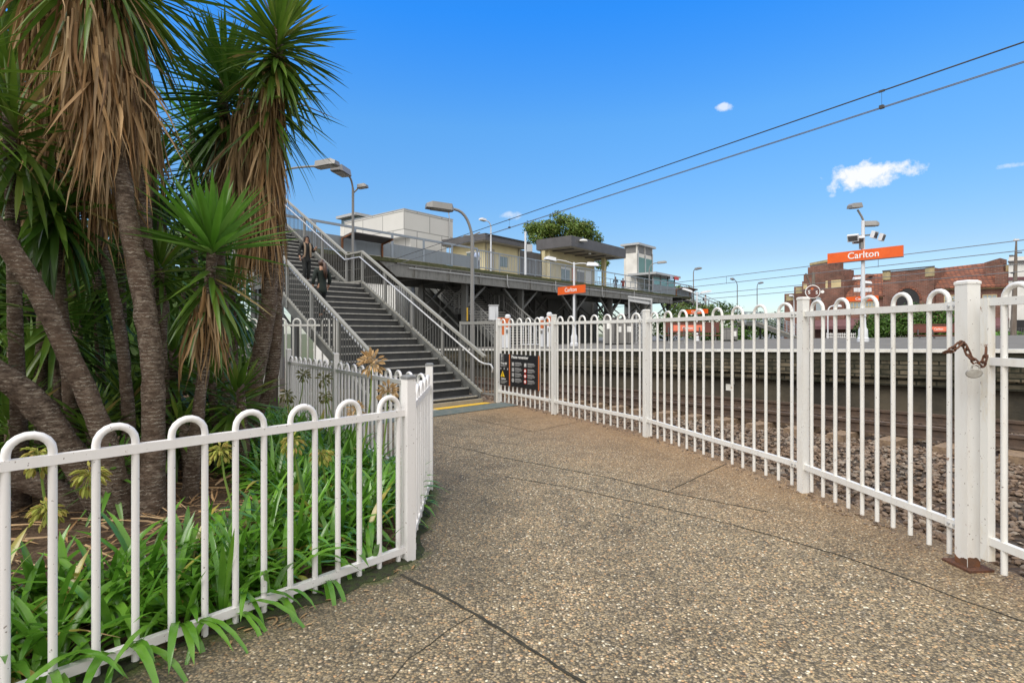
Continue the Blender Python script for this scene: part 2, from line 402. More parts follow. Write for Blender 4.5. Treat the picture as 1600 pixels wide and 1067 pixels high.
def kids(o): return [c for c in bpy.data.objects if c.parent == o]
def copy_tree(o, parent=None):
    c = o.copy(); COL.objects.link(c)
    if parent is not None: c.parent = parent
    for ch in list(o.children): copy_tree(ch, c)
    return c
TXT = {}
def text(txt, size, c, right, up, mat, parent, bold=.012, name='lettering', depth=.004, width=None):
    key = (txt, bold)
    if key not in TXT:
        cu = bpy.data.curves.new('t', 'FONT'); cu.body = txt; cu.align_x = 'CENTER'; cu.align_y = 'CENTER'; cu.offset = bold; cu.resolution_u = 3
        cu.extrude = .012
        ob = bpy.data.objects.new('t', cu); COL.objects.link(ob)
        bpy.context.view_layer.update()
        dg = bpy.context.evaluated_depsgraph_get(); me = bpy.data.meshes.new_from_object(ob.evaluated_get(dg))
        TXT[key] = ([v.co.copy() for v in me.vertices], [tuple(p.vertices) for p in me.polygons])
        bpy.data.objects.remove(ob); bpy.data.curves.remove(cu); bpy.data.meshes.remove(me)
    vs, fs = TXT[key]; right, up = V(right).normalized(), V(up).normalized(); nrm = right.cross(up)
    if width: size = width/(max(v.x for v in vs)-min(v.x for v in vs))
    mb = MB().add([V(c)+right*v.x*size+up*v.y*size+nrm*(v.z*size+depth) for v in vs], fs)
    return mb.obj(name, mat, parent, smooth=False)
# ------------------------------------------------------------------ camera, light, sky
cam = bpy.data.cameras.new('camera'); co = bpy.data.objects.new('camera', cam); COL.objects.link(co)
co.location = (0, 0, CAMZ); co.rotation_euler = (rad(90), 0, 0)
cam.sensor_width = 36; cam.lens = 36*FPX/1600; cam.shift_y = -13.5/1600; cam.clip_end = 3000; cam.clip_start = .05
S.camera = co
SUN_EL, SUN_AZ = rad(52), math.atan2(-.62, -.78)
sun = bpy.data.lights.new('sun', 'SUN'); sun.energy = 2.7; sun.angle = rad(38); sun.color = (1, .965, .91)
so = bpy.data.objects.new('sun', sun); COL.objects.link(so)
sd = V((math.sin(SUN_AZ)*math.cos(SUN_EL), math.cos(SUN_AZ)*math.cos(SUN_EL), math.sin(SUN_EL)))
so.rotation_euler = (-sd).to_track_quat('-Z', 'Y').to_euler(); so.location = (0, -5, 30)
W = bpy.data.worlds.new('World'); S.world = W; W.use_nodes = True
nt = W.node_tree; bg = nt.nodes['Background']; bg.inputs[1].default_value = .15
sky = nt.nodes.new('ShaderNodeTexSky'); sky.sky_type = 'NISHITA'; sky.sun_disc = False
sky.sun_elevation = SUN_EL; sky.sun_rotation = SUN_AZ; sky.ozone_density = 2.0; sky.air_density = 1.0; sky.dust_density = .6
hs = node(nt, 'ShaderNodeHueSaturation'); hs.inputs['Saturation'].default_value = 1.18; hs.inputs['Value'].default_value = 1.0
nt.links.new(sky.outputs[0], hs.inputs['Color'])
tcw = nt.nodes.new('ShaderNodeTexCoord'); spw = nt.nodes.new('ShaderNodeSeparateXYZ'); nt.links.new(tcw.outputs['Generated'], spw.inputs[0])
tint = ramp(nt, spw.outputs[2], [(0, (.92, .98, 1.12)), (.07, (.90, .95, 1.05)), (.13, (.88, .90, .94)), (.352, (.80, 1.32, 1.55)), (.507, (.32, 1.32, 2.1)), (1, (.3, 1.25, 2.0))])
skyc = mixc(nt, 1.0, hs.outputs[0], tint, 'MULTIPLY')
# unseen pale cloud added overhead and behind the viewer as neutral fill light
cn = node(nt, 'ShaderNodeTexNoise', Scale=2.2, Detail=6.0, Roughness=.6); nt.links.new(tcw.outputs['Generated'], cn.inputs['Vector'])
fill_cloud = mth(nt, 'ADD', mth(nt, 'SUBTRACT', mth(nt, 'MULTIPLY', spw.outputs[2], .9), spw.outputs[1]), mth(nt, 'MULTIPLY', mth(nt, 'SUBTRACT', cn.outputs['Fac'], .5), .5))
skyc = mixc(nt, ramp(nt, mth(nt, 'ADD', fill_cloud, .5), [(.42, (0, 0, 0)), (.9, (1, 1, 1))]), skyc, (8.4, 8.2, 7.9))
def cloud(px, py, rx, ry, amt, seed):
    d = (V(((px-800)/FPX, 1, -(py-520)/FPX))).normalized(); right = d.cross(UP).normalized(); up = right.cross(d)
    def dot(v, scl):
        n = nt.nodes.new('ShaderNodeVectorMath'); n.operation = 'DOT_PRODUCT'; n.inputs[1].default_value = v*scl
        nt.links.new(tcw.outputs['Generated'], n.inputs[0]); return n.outputs['Value']
    L = 1/math.sqrt(((px-800)/FPX)**2+1+((py-520)/FPX)**2)
    a = dot(right, FPX/(rx*L)); b = dot(up, FPX/(ry*L))
    wn = node(nt, 'ShaderNodeTexNoise', Scale=46.0, Detail=7.0, Roughness=.62); wn.noise_dimensions = '4D'; wn.inputs['W'].default_value = seed
    nt.links.new(tcw.outputs['Generated'], wn.inputs['Vector'])
    r2 = mth(nt, 'ADD', mth(nt, 'MULTIPLY', a, a), mth(nt, 'MULTIPLY', b, b))
    dens = mth(nt, 'ADD', mth(nt, 'SUBTRACT', 1.25 if rx > 40 else .95, r2), mth(nt, 'MULTIPLY', mth(nt, 'SUBTRACT', wn.outputs['Fac'], .5), 4.2))
    front = mth(nt, 'GREATER_THAN', dot(d, 1), 0.5)
    return mth(nt, 'MULTIPLY', mth(nt, 'MULTIPLY', ramp(nt, dens, [(.15, (0, 0, 0)), (1.0, (1, 1, 1))]), amt), front)
cl = None
for a in ((1352, 275, 60, 22, .98, 1.3), (1132, 168, 16, 7, .7, 4.1), (1300, 306, 7, 5, .4, 2.0), (795, 338, 22, 8, .45, 7.7), (1580, 259, 20, 5, .4, 9.1)):
    c = cloud(*a); cl = c if cl is None else mth(nt, 'MAXIMUM', cl, c)
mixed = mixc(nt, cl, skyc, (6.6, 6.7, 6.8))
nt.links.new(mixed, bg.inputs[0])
S.view_settings.view_transform = 'Standard'; S.view_settings.look = 'None'; S.view_settings.exposure = 0.0; S.view_settings.gamma = 1
# ================================================================== ground, path, garden soil
FA, FB, FC, FD = V((-.685, 3.60, 0)), V((-.79, 5.2, 0)), V((-2.43, 7.5, 0)), V((-3.9, 9.5, 0))
F0 = V((-1.95-.669*.7325, 2.21-.743*.7325, 0)); FQ = V((-1.95+.669*1.8775, 2.21+.743*1.8775, 0))
F00 = F0-V((.669, .743, 0))*2.5
RP = [V((-.30, 11.75, 0)), V((.77, 10.02, 0)), V((1.94, 7.86, 0)), V((2.745, 5.13, 0)), V((2.93, 3.50, 0))]
GATE_A, GATE_B = V((2.945, 3.40, 0)), V((3.06, 1.75, 0))
path_poly = [(-9, -9), (4.2, -9), (3.5, 0), (3.27, 1.7), (3.13, 3.5), (2.93, 5.2), (2.12, 7.97), (.94, 10.13), (-.14, 11.85), (-1.0, 12.7), (-2.2, 14.5), (-9, 14.5)]
structure(MB().prism([V((x, y, 0)) for x, y in path_poly], (0, 0, -.45)), 'path', 'exposed_aggregate', smooth=False)
verge = [(-70, -30), (-9, -30), (-9, 14.5), (-2.2, 14.5), (-4.5, 18), (-12, 28), (-40, 90), (-70, 90)]
structure(MB().prism([V((x, y, -.012)) for x, y in verge], (0, 0, -.5)), 'verge_ground', 'earth', smooth=False)
structure(MB().prism([V((x, y, -1.6)) for x, y in ((-900, -300), (900, -300), (900, 1500), (-900, 1500))], (0, 0, -.3)), 'ground', 'terrain_green', smooth=False)
structure(MB().prism([Wp(44, 60, .55), Wp(44, -60, 1.05), Wp(400, -200, 1.05), Wp(400, 300, .55)], (0, 0, -2.4)), 'street', 'street_asphalt', smooth=False)
# garden soil: a bumpy sheet clipped to the fence lines
bm = bmesh.new()
bmesh.ops.create_grid(bm, x_segments=150, y_segments=150, size=7.5, matrix=Matrix.Translation((-7.0, 6.5, 0)))
for p, q in ((F00, FA), (FA, FB), (FB, FC), (FC, FD+(FD-FC))):
    d = (q-p).normalized(); nrm = V((d.y, -d.x, 0))
    bmesh.ops.bisect_plane(bm, geom=bm.verts[:]+bm.edges[:]+bm.faces[:], plane_co=p-nrm*.012, plane_no=nrm, clear_outer=True)
for v in bm.verts:
    e = 9.
    for p, q in ((F00, FA), (FA, FB), (FB, FC)):
        d = (q-p).normalized(); e = min(e, abs((v.co-p).dot(V((d.y, -d.x, 0)))))
    h = min(1, e/1.2)
    v.co.z = .014+.13*h*h*(3-2*h)+(.03*noise.noise(v.co*3.1)+.022*noise.noise(v.co*9))*min(1, e*3)
me = bpy.data.meshes.new('garden_soil'); bm.to_mesh(me); bm.free(); me.materials.append(M['mulch']); me.shade_smooth()
soil = bpy.data.objects.new('garden_soil', me); COL.objects.link(soil); tag(soil, kind='structure')
def soilz(x, y):
    e = 9.; v = V((x, y, 0))
    for p, q in ((F00, FA), (FA, FB), (FB, FC)):
        d = (q-p).normalized(); e = min(e, abs((v-p).dot(V((d.y, -d.x, 0)))))
    h = min(1, e/1.2); return .014+.13*h*h*(3-2*h)
# joints and cracks in the path
def crack(pts, w, name='path_crack'):
    P = [PG(x, y) for x, y in pts]; fine = []
    for a, b in zip(P, P[1:]):
        k = max(2, int((b-a).length/.06))
        fine += [a.lerp(b, i/k) for i in range(k)]
    fine.append(P[-1]); mb = MB(); vs = []
    for i, p in enumerate(fine):
        d = (fine[min(i+1, len(fine)-1)]-fine[max(0, i-1)]).normalized(); s = V((d.y, -d.x, 0))
        j = noise.noise(p*7)*.010; ww = 1.45*w*(.55+.75*abs(noise.noise(p*11+V((3, 1, 0)))))
        vs += [p+s*(j-ww/2)+V((0, 0, .0035)), p+s*(j+ww/2)+V((0, 0, .0035))]
    mb.add(vs, [(2*i, 2*i+1, 2*i+3, 2*i+2) for i in range(len(fine)-1)])
    return structure(mb, name, 'joint_dark', smooth=False)
crack([(626, 898), (680, 925), (740, 958), (800, 995), (870, 1040), (925, 1075)], .018)
crack([(672, 691), (725, 701), (735, 703)], .009); crack([(738, 703), (770, 712), (850, 727), (960, 748), (1040, 768), (1110, 782), (1200, 800)], .012)
crack([(790, 745), (880, 760), (1000, 786), (1100, 808), (1210, 838), (1320, 870), (1420, 905), (1500, 936), (1640, 985)], .011)
crack([(1040, 769), (1085, 748), (1136, 724)], .010); crack([(712, 651), (760, 659), (836, 675)], .010); crack([(836, 674), (880, 664), (905, 659)], .009)
crack([(960, 804), (985, 810)], .008); crack([(610, 1063), (640, 1030), (700, 985), (742, 960)], .005)
# stair frame
SA, SC = V((-.7071, .7071, 0)), V((-.7071, -.7071, 0))
S0 = V((-.70, 11.74, 0)); SW = 2.5; RISE, GO = .152, .28
def Sp(s, c, z): return S0+SA*s+SC*c+V((0, 0, z))
tk = MB().prism([Sp(-.95, -.25, .005), Sp(-.95, SW+1.2, .005), Sp(-.36, SW+1.2, .005), Sp(-.36, -.3, .005)], (0, 0, .006))
structure(tk, 'tactile_paving_strip', 'tactile_teal', smooth=False)
structure(MB().prism([Sp(-.30, -.05, .004), Sp(-.30, 1.35, .004), Sp(-.10, 1.35, .004), Sp(-.10, -.05, .004)], (0, 0, .006)), 'yellow_marking', 'safety_yellow', smooth=False)
structure(MB().prism([Sp(-.34, 1.36, .004), Sp(-.34, SW+.5, .004), Sp(-.02, SW+.5, .004), Sp(-.02, 1.36, .004)], (0, 0, .005)), 'pale_path_strip', 'pale_concrete', smooth=False)
# ballast bed, stones, sleepers, rails
def zbed(n, s):
    t = min(1, max(0, (8.5-n)/3.2)); return zrail(s)-.085-.14*t*t*(3-2*t)
mb = MB(); NS, NN = 60, 18
for i in range(NS+1):
    for j in range(NN+1):
        s = -14+74*i/NS; n = 2.4+10.2*j/NN
        mb.v.append(Wp(n, s, zbed(n, s)-.03))
for i in range(NS):
    for j in range(NN):
        a = i*(NN+1)+j; mb.f.append((a, a+1, a+NN+2, a+NN+1))
structure(mb, 'track_bed_ground', 'ballast_bed', sharp=None)
ico = bmesh.new(); bmesh.ops.create_icosphere(ico, subdivisions=1, radius=1)
icv = [v.co.copy() for v in ico.verts]; icf = [tuple(v.index for v in f.verts) for f in ico.faces]; ico.free()
protos = []
for k in range(14):
    sc = V((R.uniform(.75, 1.2), R.uniform(.6, .95), R.uniform(.45, .7))); cut = [(V((R.gauss(0, 1), R.gauss(0, 1), R.gauss(0, 1))).normalized(), R.uniform(.55, .8)) for _ in range(7)]
    vs = []
    for v in icv:
        p = v.copy()
        for nn, dd in cut:
            e = p.dot(nn)-dd
            if e > 0: p -= nn*e
        vs.append(V((p.x*sc.x, p.y*sc.y, p.z*sc.z)))
    protos.append(vs)
def inside_path(p):
    x, y = p.x, p.y; c = False; k = len(path_poly)
    for i in range(k):
        (x1, y1), (x2, y2) = path_poly[i], path_poly[i-1]
        if (y1 > y) != (y2 > y) and x < (x2-x1)*(y-y1)/(y2-y1)+x1: c = not c
    return c
mb = MB()
def stones(cnt, n0, n1, s0, s1, r0, r1):
    for _ in range(cnt):
        n, s = R.uniform(n0, n1), R.uniform(s0, s1); p = Wp(n, s)
        if inside_path(p): continue
        r = R.uniform(r0, r1); rot = Matrix.Rotation(R.uniform(0, 6.3), 3, 'Z') @ Matrix.Rotation(R.uniform(-.7, .7), 3, 'X')
        c = p+V((0, 0, zbed(n, s)-.03+R.uniform(.1, .75)*r)); o = len(mb.v)
        mb.v += [c+rot @ (v*r) for v in R.choice(protos)]; mb.f += [tuple(i+o for i in f) for f in icf]
stones(12500, 3.6, 8.95, -3.5, 4.5, .026, .046); stones(5600, 4.6, 8.95, 4.5, 10, .03, .05); stones(2200, 5.6, 8.95, 10, 17, .035, .052)
stones(2600, 10.6, 11.7, -3, 12, .03, .048); stones(1500, 9.2, 10.4, -3, 10, .03, .045)
tag(mb.obj('ballast_stones', 'ballast_stone', smooth=False), 'loose brown crushed rock ballast filling the railway track', 'ballast', kind='stuff')
def mossline(a, b, out, seed):
    d = (b-a).normalized(); nrm = V((d.y, -d.x, 0)); k = int((b-a).length/.025); vs = []
    for i in range(k+1):
        p = a.lerp(b, i/k); w = .015+out*max(0., .55+1.3*noise.noise(V((i*.09, seed, 0)))+.5*noise.noise(V((i*.31, seed, 4))))
        vs += [p-nrm*.05+V((0, 0, .016)), p+nrm*w*.5+V((0, 0, .013)), p+nrm*w+V((0, 0, .0032))]
    return structure(MB().add(vs, [(3*i+j, 3*i+j+1, 3*i+4+j, 3*i+3+j) for i in range(k) for j in (0, 1)]), 'moss_ground_strip', 'moss_strip', sharp=None)
mossline(F00, FQ, .085, 1.7); mossline(FA, FB, .06, 5.2)
# bits of grit along the foot of the railway fence
mb = MB()
for a, b in zip(RP, RP[1:]):
    for _ in range(60):
        p = a.lerp(b, R.random()); d = (b-a).normalized(); s = V((d.y, -d.x, 0)); p = p-s*R.uniform(-.10, .06); r = R.uniform(.008, .02); o = len(mb.v)
        mb.v += [p+V((0, 0, r*.35))+v*r for v in R.choice(protos)]; mb.f += [tuple(i+o for i in f) for f in icf]
tag(mb.obj('path_grit', 'ballast_stone', smooth=False), 'scattered grit and small stones at the foot of the railway fence', 'grit', kind='stuff')
def rail(n, label):
    sec = [(-.065, 0), (.065, 0), (.065, .012), (.012, .03), (.012, .115), (.035, .132), (.035, .172), (-.035, .172), (-.035, .132), (-.012, .115), (-.012, .03), (-.065, .012)]
    s0, s1 = -14, 60; a0 = V((ct, st, 0))
    root = thing('railway_rail', label, 'rail', Wp(n, s0, zrail(s0)), group='rails of the near track')
    vec = Wp(n, s1, zrail(40)-GR*0)-Wp(n, s0, zrail(s0))
    mid = Wp(n, 40, zrail(40))-Wp(n, s0, zrail(s0))
    o = Wp(n, s0, zrail(s0))
    MB().prism([o+a0*x+UP*z for x, z in sec], mid).obj('rail_body', 'rail_steel', root)
    MB().prism([o+a0*x+UP*z for x, z in ((-.033, .1725), (.033, .1725), (.033, .1745), (-.033, .1745))], mid).obj('running_surface', 'rail_head', root)
rail(9.05, 'rusty steel rail of the track nearest the white fence'); rail(10.56, 'rusty steel rail next to the platform wall')
for k in range(46):
    s = -6+.66*k; a, b = Wp(8.55, s, zrail(s)-.075), Wp(11.05, s, zrail(s)-.075)
    mb = MB().bar(a, b, .23, .125)
    o = mb.obj('railway_sleeper', 'sleeper_wood', loc=(a+b)/2)
    tag(o, 'weathered timber sleeper laid across the ballast under the rails', 'sleeper', 'sleepers under the near track')
# ================================================================== white hooped fences
def hoop(root, a, b, r, z0, zc, mat, name='hoop'):
    rr = (b-a).length/2; c = (a+b)/2; d = (b-a).normalized()
    pts = [a+UP*z0, a+UP*(zc*.5), a+UP*zc]+[c-d*rr*math.cos(math.pi*i/9)+UP*(zc+rr*math.sin(math.pi*i/9)) for i in range(1, 9)]+[b+UP*zc, b+UP*(zc*.5), b+UP*z0]
    return MB().tube(pts, r, 8).obj(name, mat, root, sharp=60)
def panel(root, p, q, nh, zarch, zrt, zrb, z0, r, mat, rw=.036, rh=.042, gap=0.):
    d = (q-p).normalized(); L = (q-p).length; pitch = L/(2*nh)
    for k in range(nh):
        a = p+d*(pitch*(2*k+.5)); b = a+d*pitch
        hoop(root, a, b, r, z0+R.uniform(-.006, .006), zarch-pitch/2, mat)
    MB().bar(p-d*gap+UP*zrt, q+d*gap+UP*zrt, rw, rh).obj('top_rail', mat, root)
    MB().bar(p-d*gap+UP*zrb, q+d*gap+UP*zrb, rw, rh).obj('bottom_rail', mat, root)
def post(root, p, d, w, h, mat, cap=None, z0=-.02):
    d = V(d).normalized(); s = V((d.y, -d.x, 0))
    o = MB().box(p+UP*((h+z0)/2), (w, w, h-z0), (d, s, UP)).obj('post', mat, root)
    c = MB(); e = w/2+.004
    sq = [(-1, -1), (1, -1), (1, 1), (-1, 1)]
    vs = [p+d*e*i+s*e*j+UP*(h-.004) for i, j in sq]+[p+d*e*i+s*e*j+UP*(h+.012) for i, j in sq]+[p+d*e*.72*i+s*e*.72*j+UP*(h+.022) for i, j in sq]
    c.add(vs, [(3, 2, 1, 0), (8, 9, 10, 11)]+[(i, (i+1) % 4, 4+(i+1) % 4, 4+i) for i in range(4)]+[(4+i, 4+(i+1) % 4, 8+(i+1) % 4, 8+i) for i in range(4)])
    c.obj('post_cap', cap or mat, o)
    return o
g = thing('garden_fence', 'low white hooped steel fence around the yucca garden bed', 'fence', FA)
panel(g, F0, FQ, 9, 1.085, .975, .075, .0, .0165, 'white_paint', gap=.06)
panel(g, F00-V((.669, .743, 0))*.1, F0-V((.669, .743, 0))*.075, 8, 1.085, .975, .075, .0, .0165, 'white_paint')
dl = V((.669, .743, 0))
post(g, F0-dl*.04, dl, .064, 1.2, 'white_paint', 'post_cap'); post(g, FA, dl, .068, 1.2, 'white_paint', 'post_cap')
dd = (FB-FA).normalized(); panel(g, FA+dd*.09, FB-dd*.05, 5, 1.10, .99, .09, .03, .0165, 'white_paint')
post(g, FB, dd, .066, 1.19, 'white_paint', 'post_cap')
dd = (FC-FB).normalized(); panel(g, FB+dd*.04, FC-dd*.05, 10, 1.09, .985, .10, .03, .0165, 'white_paint', gap=.03)
post(g, FC, dd, .07, 1.2, 'white_paint')
dd = (FD-FC).normalized(); panel(g, FC+dd*.05, FD-dd*.05, 9, 1.09, .985, .10, .03, .0165, 'white_paint', gap=.03)
post(g, FD, dd, .07, 1.2, 'white_paint')
TF = [V((-5.6, 11.45, 0)), V((-3.72, 11.5, 0))]
g = thing('tall_hooped_fence', 'tall white hooped fence between the stair side and the garden bed', 'fence', TF[1])
panel(g, TF[0], TF[1]-V((.06, 0, 0)), 6, 1.79, 1.66, .22, .05, .019, 'fence_paint'); post(g, TF[1], (1, 0, 0), .085, 1.82, 'fence_paint')
rf = thing('railway_fence', 'long tall white hooped fence curving beside the railway track', 'fence', RP[2])
for i, nh in enumerate((6, 7, 8, 5)):
    a, b = RP[i], RP[i+1]; d = (b-a).normalized()
    panel(rf, a+d*.045, b-d*.05, nh, 1.785, 1.675, .245, .035, .016, 'fence_paint', rw=.04, rh=.05, gap=.02)
for i, p in enumerate(RP):
    d = (RP[min(i+1, 4)]-RP[max(i-1, 0)]).normalized()
    pw = .090 if i == 4 else .074
    if i == 4: d = V((.09, -.996, 0)).normalized()
    po = post(rf, p, d, pw, 1.815 if i else 1.79, 'fence_paint')
    if i in (1, 2, 3, 4):                                   # bolted rail brackets
        e = (RP[i-1]-p).normalized(); fs = V((-e.y, e.x, 0)); fs = fs if fs.y < 0 or fs.x < 0 else -fs
        bk = MB()
        for z in (1.675, .245):
            q = p+e*(.085)+fs*.026+UP*z; bk.box(q, (.09, .007, .055), (e, fs, UP))
        bo = bk.obj('rail_bracket', 'fence_paint', rf); bl = MB()
        for z in (1.675, .245):
            for k in (.06, .10):
                q = p+e*k+fs*.03+UP*z; bl.tube([q, q+fs*.012], .008, 6)
        bl.obj('bolt', 'galvanised', bo)
bpb = MB().box(RP[4]+UP*.008, (.2, .17, .014), (V((.09, -.996, 0)).normalized(), V((.996, .09, 0)).normalized(), UP)); bpb.obj('base_plate', 'dark_chain_rust', rf)
rs = MB(); e1, e2 = V((.09, -.996, 0)).normalized(), V((.996, .09, 0)).normalized(); h = .0457
for sx, sy in ((e1, e2), (-e2, e1)):
    base = RP[4]+sx*h; k = 7
    k = 24
    pts = [base+sy*(-.043+.086*i/k)+UP*.016 for i in range(k+1)]+[base+sy*(.043-.086*i/k)+UP*(.062+.034*noise.noise(V((i*.075+.3, sx.x*3, 2)))+.004*noise.noise(V((i*.4, sx.x*5, 7)))) for i in range(k+1)]
    rs.prism(pts, sx*.0012)
rs.obj('rust_patch', 'rusty_steel', rf, smooth=False)
gt = thing('fence_gate', 'white hooped gate with rust streaked stile chained to the fence post', 'gate', GATE_A)
d = (GATE_B-GATE_A).normalized(); sd_ = V((d.y, -d.x, 0))
MB().box(GATE_A+d*.03+UP*.905, (.05, .05, 1.62), (d, sd_, UP)).obj('stile', 'stained_paint', gt)
MB().box(GATE_B-d*.03+UP*.905, (.05, .05, 1.62), (d, sd_, UP)).obj('stile', 'fence_paint', gt)
pitch = .17
for k in range(4):
    a = GATE_A+d*(.135+k*2*pitch); hoop(gt, a, a+d*pitch, .0175, .05, 1.785-pitch/2, 'fence_paint')
for z, nm in ((1.69, 'top_rail'), (1.325, 'middle_rail'), (.22, 'bottom_rail')):
    MB().bar(GATE_A+d*.057+UP*z, GATE_B-d*.057+UP*z, .036, .048).obj(nm, 'fence_paint', gt)
# chain and padlock
cp = [(1477, 551, 3.36), (1484, 548, 3.32), (1492, 544, 3.33), (1500, 536, 3.35), (1506, 538, 3.36), (1510, 546, 3.35), (1514, 555, 3.34), (1520, 562, 3.32), (1526, 568, 3.30), (1532, 572, 3.28), (1537, 566, 3.27), (1540, 556, 3.27), (1541, 545, 3.30)]
cpts = [PD(*a) for a in cp]; mb = MB()
def link(a, b, flip):
    d = (b-a).normalized(); c = (a+b)/2; w = .0115; hl = max(.004, (b-a).length*.66-w)
    s = d.cross(UP if abs(d.z) < .9 else V((1, 0, 0))).normalized()
    if flip: s = d.cross(s)
    pts = [c+d*(math.copysign(hl, math.cos(t))+w*math.cos(t))+s*w*1.25*math.sin(t) for t in (2*math.pi*k/12+.26 for k in range(12))]
    mb.tube(pts+[pts[0]], .0062, 6, caps=False)
for i in range(len(cpts)-1): link(cpts[i], cpts[i+1], i % 2)
tag(mb.obj('rusty_chain', 'dark_chain_rust', loc=cpts[5]), 'rusty brown chain looped round the gate post and stile', 'chain')
pc = PD(1522, 583, 3.29)
pl = thing('padlock', 'worn round steel padlock hanging from the rusty chain', 'padlock', pc)
n_ = (V((0, 0, 1.5))-pc); n_.z = 0; n_.normalize(); r_ = UP.cross(n_).normalized()
body = MB(); k = 20; o = []
for zz, sc in ((-.013, .86), (-.009, 1), (.009, 1), (.013, .86)):
    o.append([pc+n_*zz+(r_*(.041*sc*math.cos(2*math.pi*i/k))+UP*(.030*sc*math.sin(2*math.pi*i/k)+.004*math.cos(2*math.pi*i/k))) for i in range(k)])
body.v = [p for ring in o for p in ring]
body.f = [(a*k+i, a*k+(i+1) % k, (a+1)*k+(i+1) % k, (a+1)*k+i) for a in range(3) for i in range(k)]+[tuple(reversed(range(k))), tuple(range(3*k, 4*k))]
body.obj('padlock_body', 'padlock_metal', pl)
MB().tube([pc+r_*-.012+UP*.026, pc+r_*-.008+UP*.046, pc+r_*.010+UP*.054, pc+r_*.024+UP*.044, pc+r_*.026+UP*.022], .0048, 8).obj('shackle', 'padlock_metal', pl)
# notice boards on the fence
nr = (RP[1]-RP[0]).normalized(); nu = nr.cross(UP); fb = RP[0]+nu*.032
def NB(t, z, o=0.): return fb+nr*t+nu*o+UP*z
def board(label, t0, t1, cat='notice board'):
    b = thing('notice_board', label, cat, NB((t0+t1)/2, .4), group='black notices on the railway fence')
    MB().box(NB((t0+t1)/2, .73), (t1-t0, .008, .66), (nr, nu, UP)).obj('board', 'sign_black', b)
    MB().box(NB(t1-.02, .73, .0065), (.035, .004, .66), (nr, nu, UP)).obj('orange_stripe', 'orange_dull', b)
    return b
b1 = board('narrow black notice with a yellow warning triangle beside the stair foot', .13, .555)
text('!', .16, NB(.235, .98, .008), nr, UP, 'lettering_white', b1, .02)
fr = MB()
for x0, x1, z0, z1 in ((.17, .30, 1.05, 1.056), (.17, .30, .905, .911), (.17, .176, .905, 1.056), (.294, .30, .905, 1.056)):
    fr.box(NB((x0+x1)/2, (z0+z1)/2, .006), (x1-x0, .003, z1-z0), (nr, nu, UP))
fr.obj('icon_frame', 'lettering_grey', b1)
text('Keep safe', .065, NB(.31, .865, .006), nr, UP, 'lettering_white', b1, .012)
tr = MB().prism([NB(.17, .575, .005), NB(.335, .575, .005), NB(.2525, .70, .005)], nu*.003); tr.obj('warning_triangle', 'sign_yellow', b1, smooth=False)
text('!', .085, NB(.2525, .612, .009), nr, UP, 'sign_black', b1, .02)
text('Caution', .06, NB(.29, .535, .006), nr, UP, 'lettering_white', b1, .012)
ln = MB()
for z, w in ((.82, .26), (.795, .2), (.49, .28), (.465, .24), (.44, .18)): ln.box(NB(.165+w/2, z, .006), (w, .003, .009), (nr, nu, UP))
for x in (.16, .30, .44): ln.box(NB(x+.02, .745, .006), (.04, .003, .035), (nr, nu, UP))
ln.obj('small_print', 'lettering_grey', b1, smooth=False)
b2 = board('wide black notice listing station reminders with eight symbols', .575, 1.62)
text('Please remember', .10, NB(.93, 1.005, .006), nr, UP, 'lettering_white', b2, .014, width=.62)
ln, ic, rd = MB(), MB(), MB()
for cx_ in (.62, 1.08):
    for k, z in enumerate((.86, .745, .64, .53)):
        ic.box(NB(cx_+.05, z, .006), (.085, .003, .075), (nr, nu, UP)) if (k < 3 and cx_ < 1) or k == 0 else None
        if cx_ > 1 and k > 0 or k == 3:
            ring = [NB(cx_+.05+.048*math.cos(t), z+.045*math.sin(t), .006) for t in (2*math.pi*i/14 for i in range(14))]
            (rd if cx_ > 1 else ic).prism(ring, nu*.003)
        for q, w in enumerate((.22, .26, .24, .16)): ln.box(NB(cx_+.135+w/2, z+.032-.021*q, .006), (w, .003, .014 if q == 0 else .008), (nr, nu, UP))
ic.obj('symbols', 'lettering_grey', b2, smooth=False); rd.obj('prohibition_symbols', 'sign_red', b2, smooth=False); ln.obj('small_print', 'lettering_grey', b2, smooth=False)
in_ = MB()
for z in (.745, .64, .53): in_.prism([NB(1.13+.03*math.cos(t), z+.028*math.sin(t), .0095) for t in (2*math.pi*i/12 for i in range(12))], nu*.002)
in_.box(NB(.67, .86, .0085), (.012, .003, .05), (nr, nu, UP)); in_.box(NB(1.13, .86, .0085), (.03, .003, .05), (nr*.8+UP*.6, nu, UP))
in_.obj('symbol_centres', 'lettering_white', b2, smooth=False)
# ================================================================== the near staircase
stc = thing('staircase', 'dark steel staircase with pale nosings rising to the footbridge', 'staircase', S0)
N1, N2, LAND = 19, 15, 1.13
S1 = N1*GO-GO; S2 = S1+LAND; Z1 = N1*RISE
def step(s, z, c0, c1, dep=GO+.03):
    mb = MB(); mb.prism([Sp(s, c0, z), Sp(s+dep, c0, z), Sp(s+dep, c1, z), Sp(s, c1, z)], (0, 0, -.035))
    mb.prism([Sp(s+.02, c0, z-.036), Sp(s+.03, c0, z-.036), Sp(s+.03, c1, z-.036), Sp(s+.02, c1, z-.036)], (0, 0, -(RISE-.034)))
    o = mb.obj('step', 'step_dark', stc, smooth=False)
    MB().prism([Sp(s-.004, c0+.03, z+.004), Sp(s+.042, c0+.03, z+.004), Sp(s+.042, c1-.03, z+.004), Sp(s-.004, c1-.03, z+.004)], (0, 0, -.026)).obj('nosing', 'nosing', o, smooth=False)
for k in range(N1-1): step(k*GO, (k+1)*RISE, .03, SW-.03)
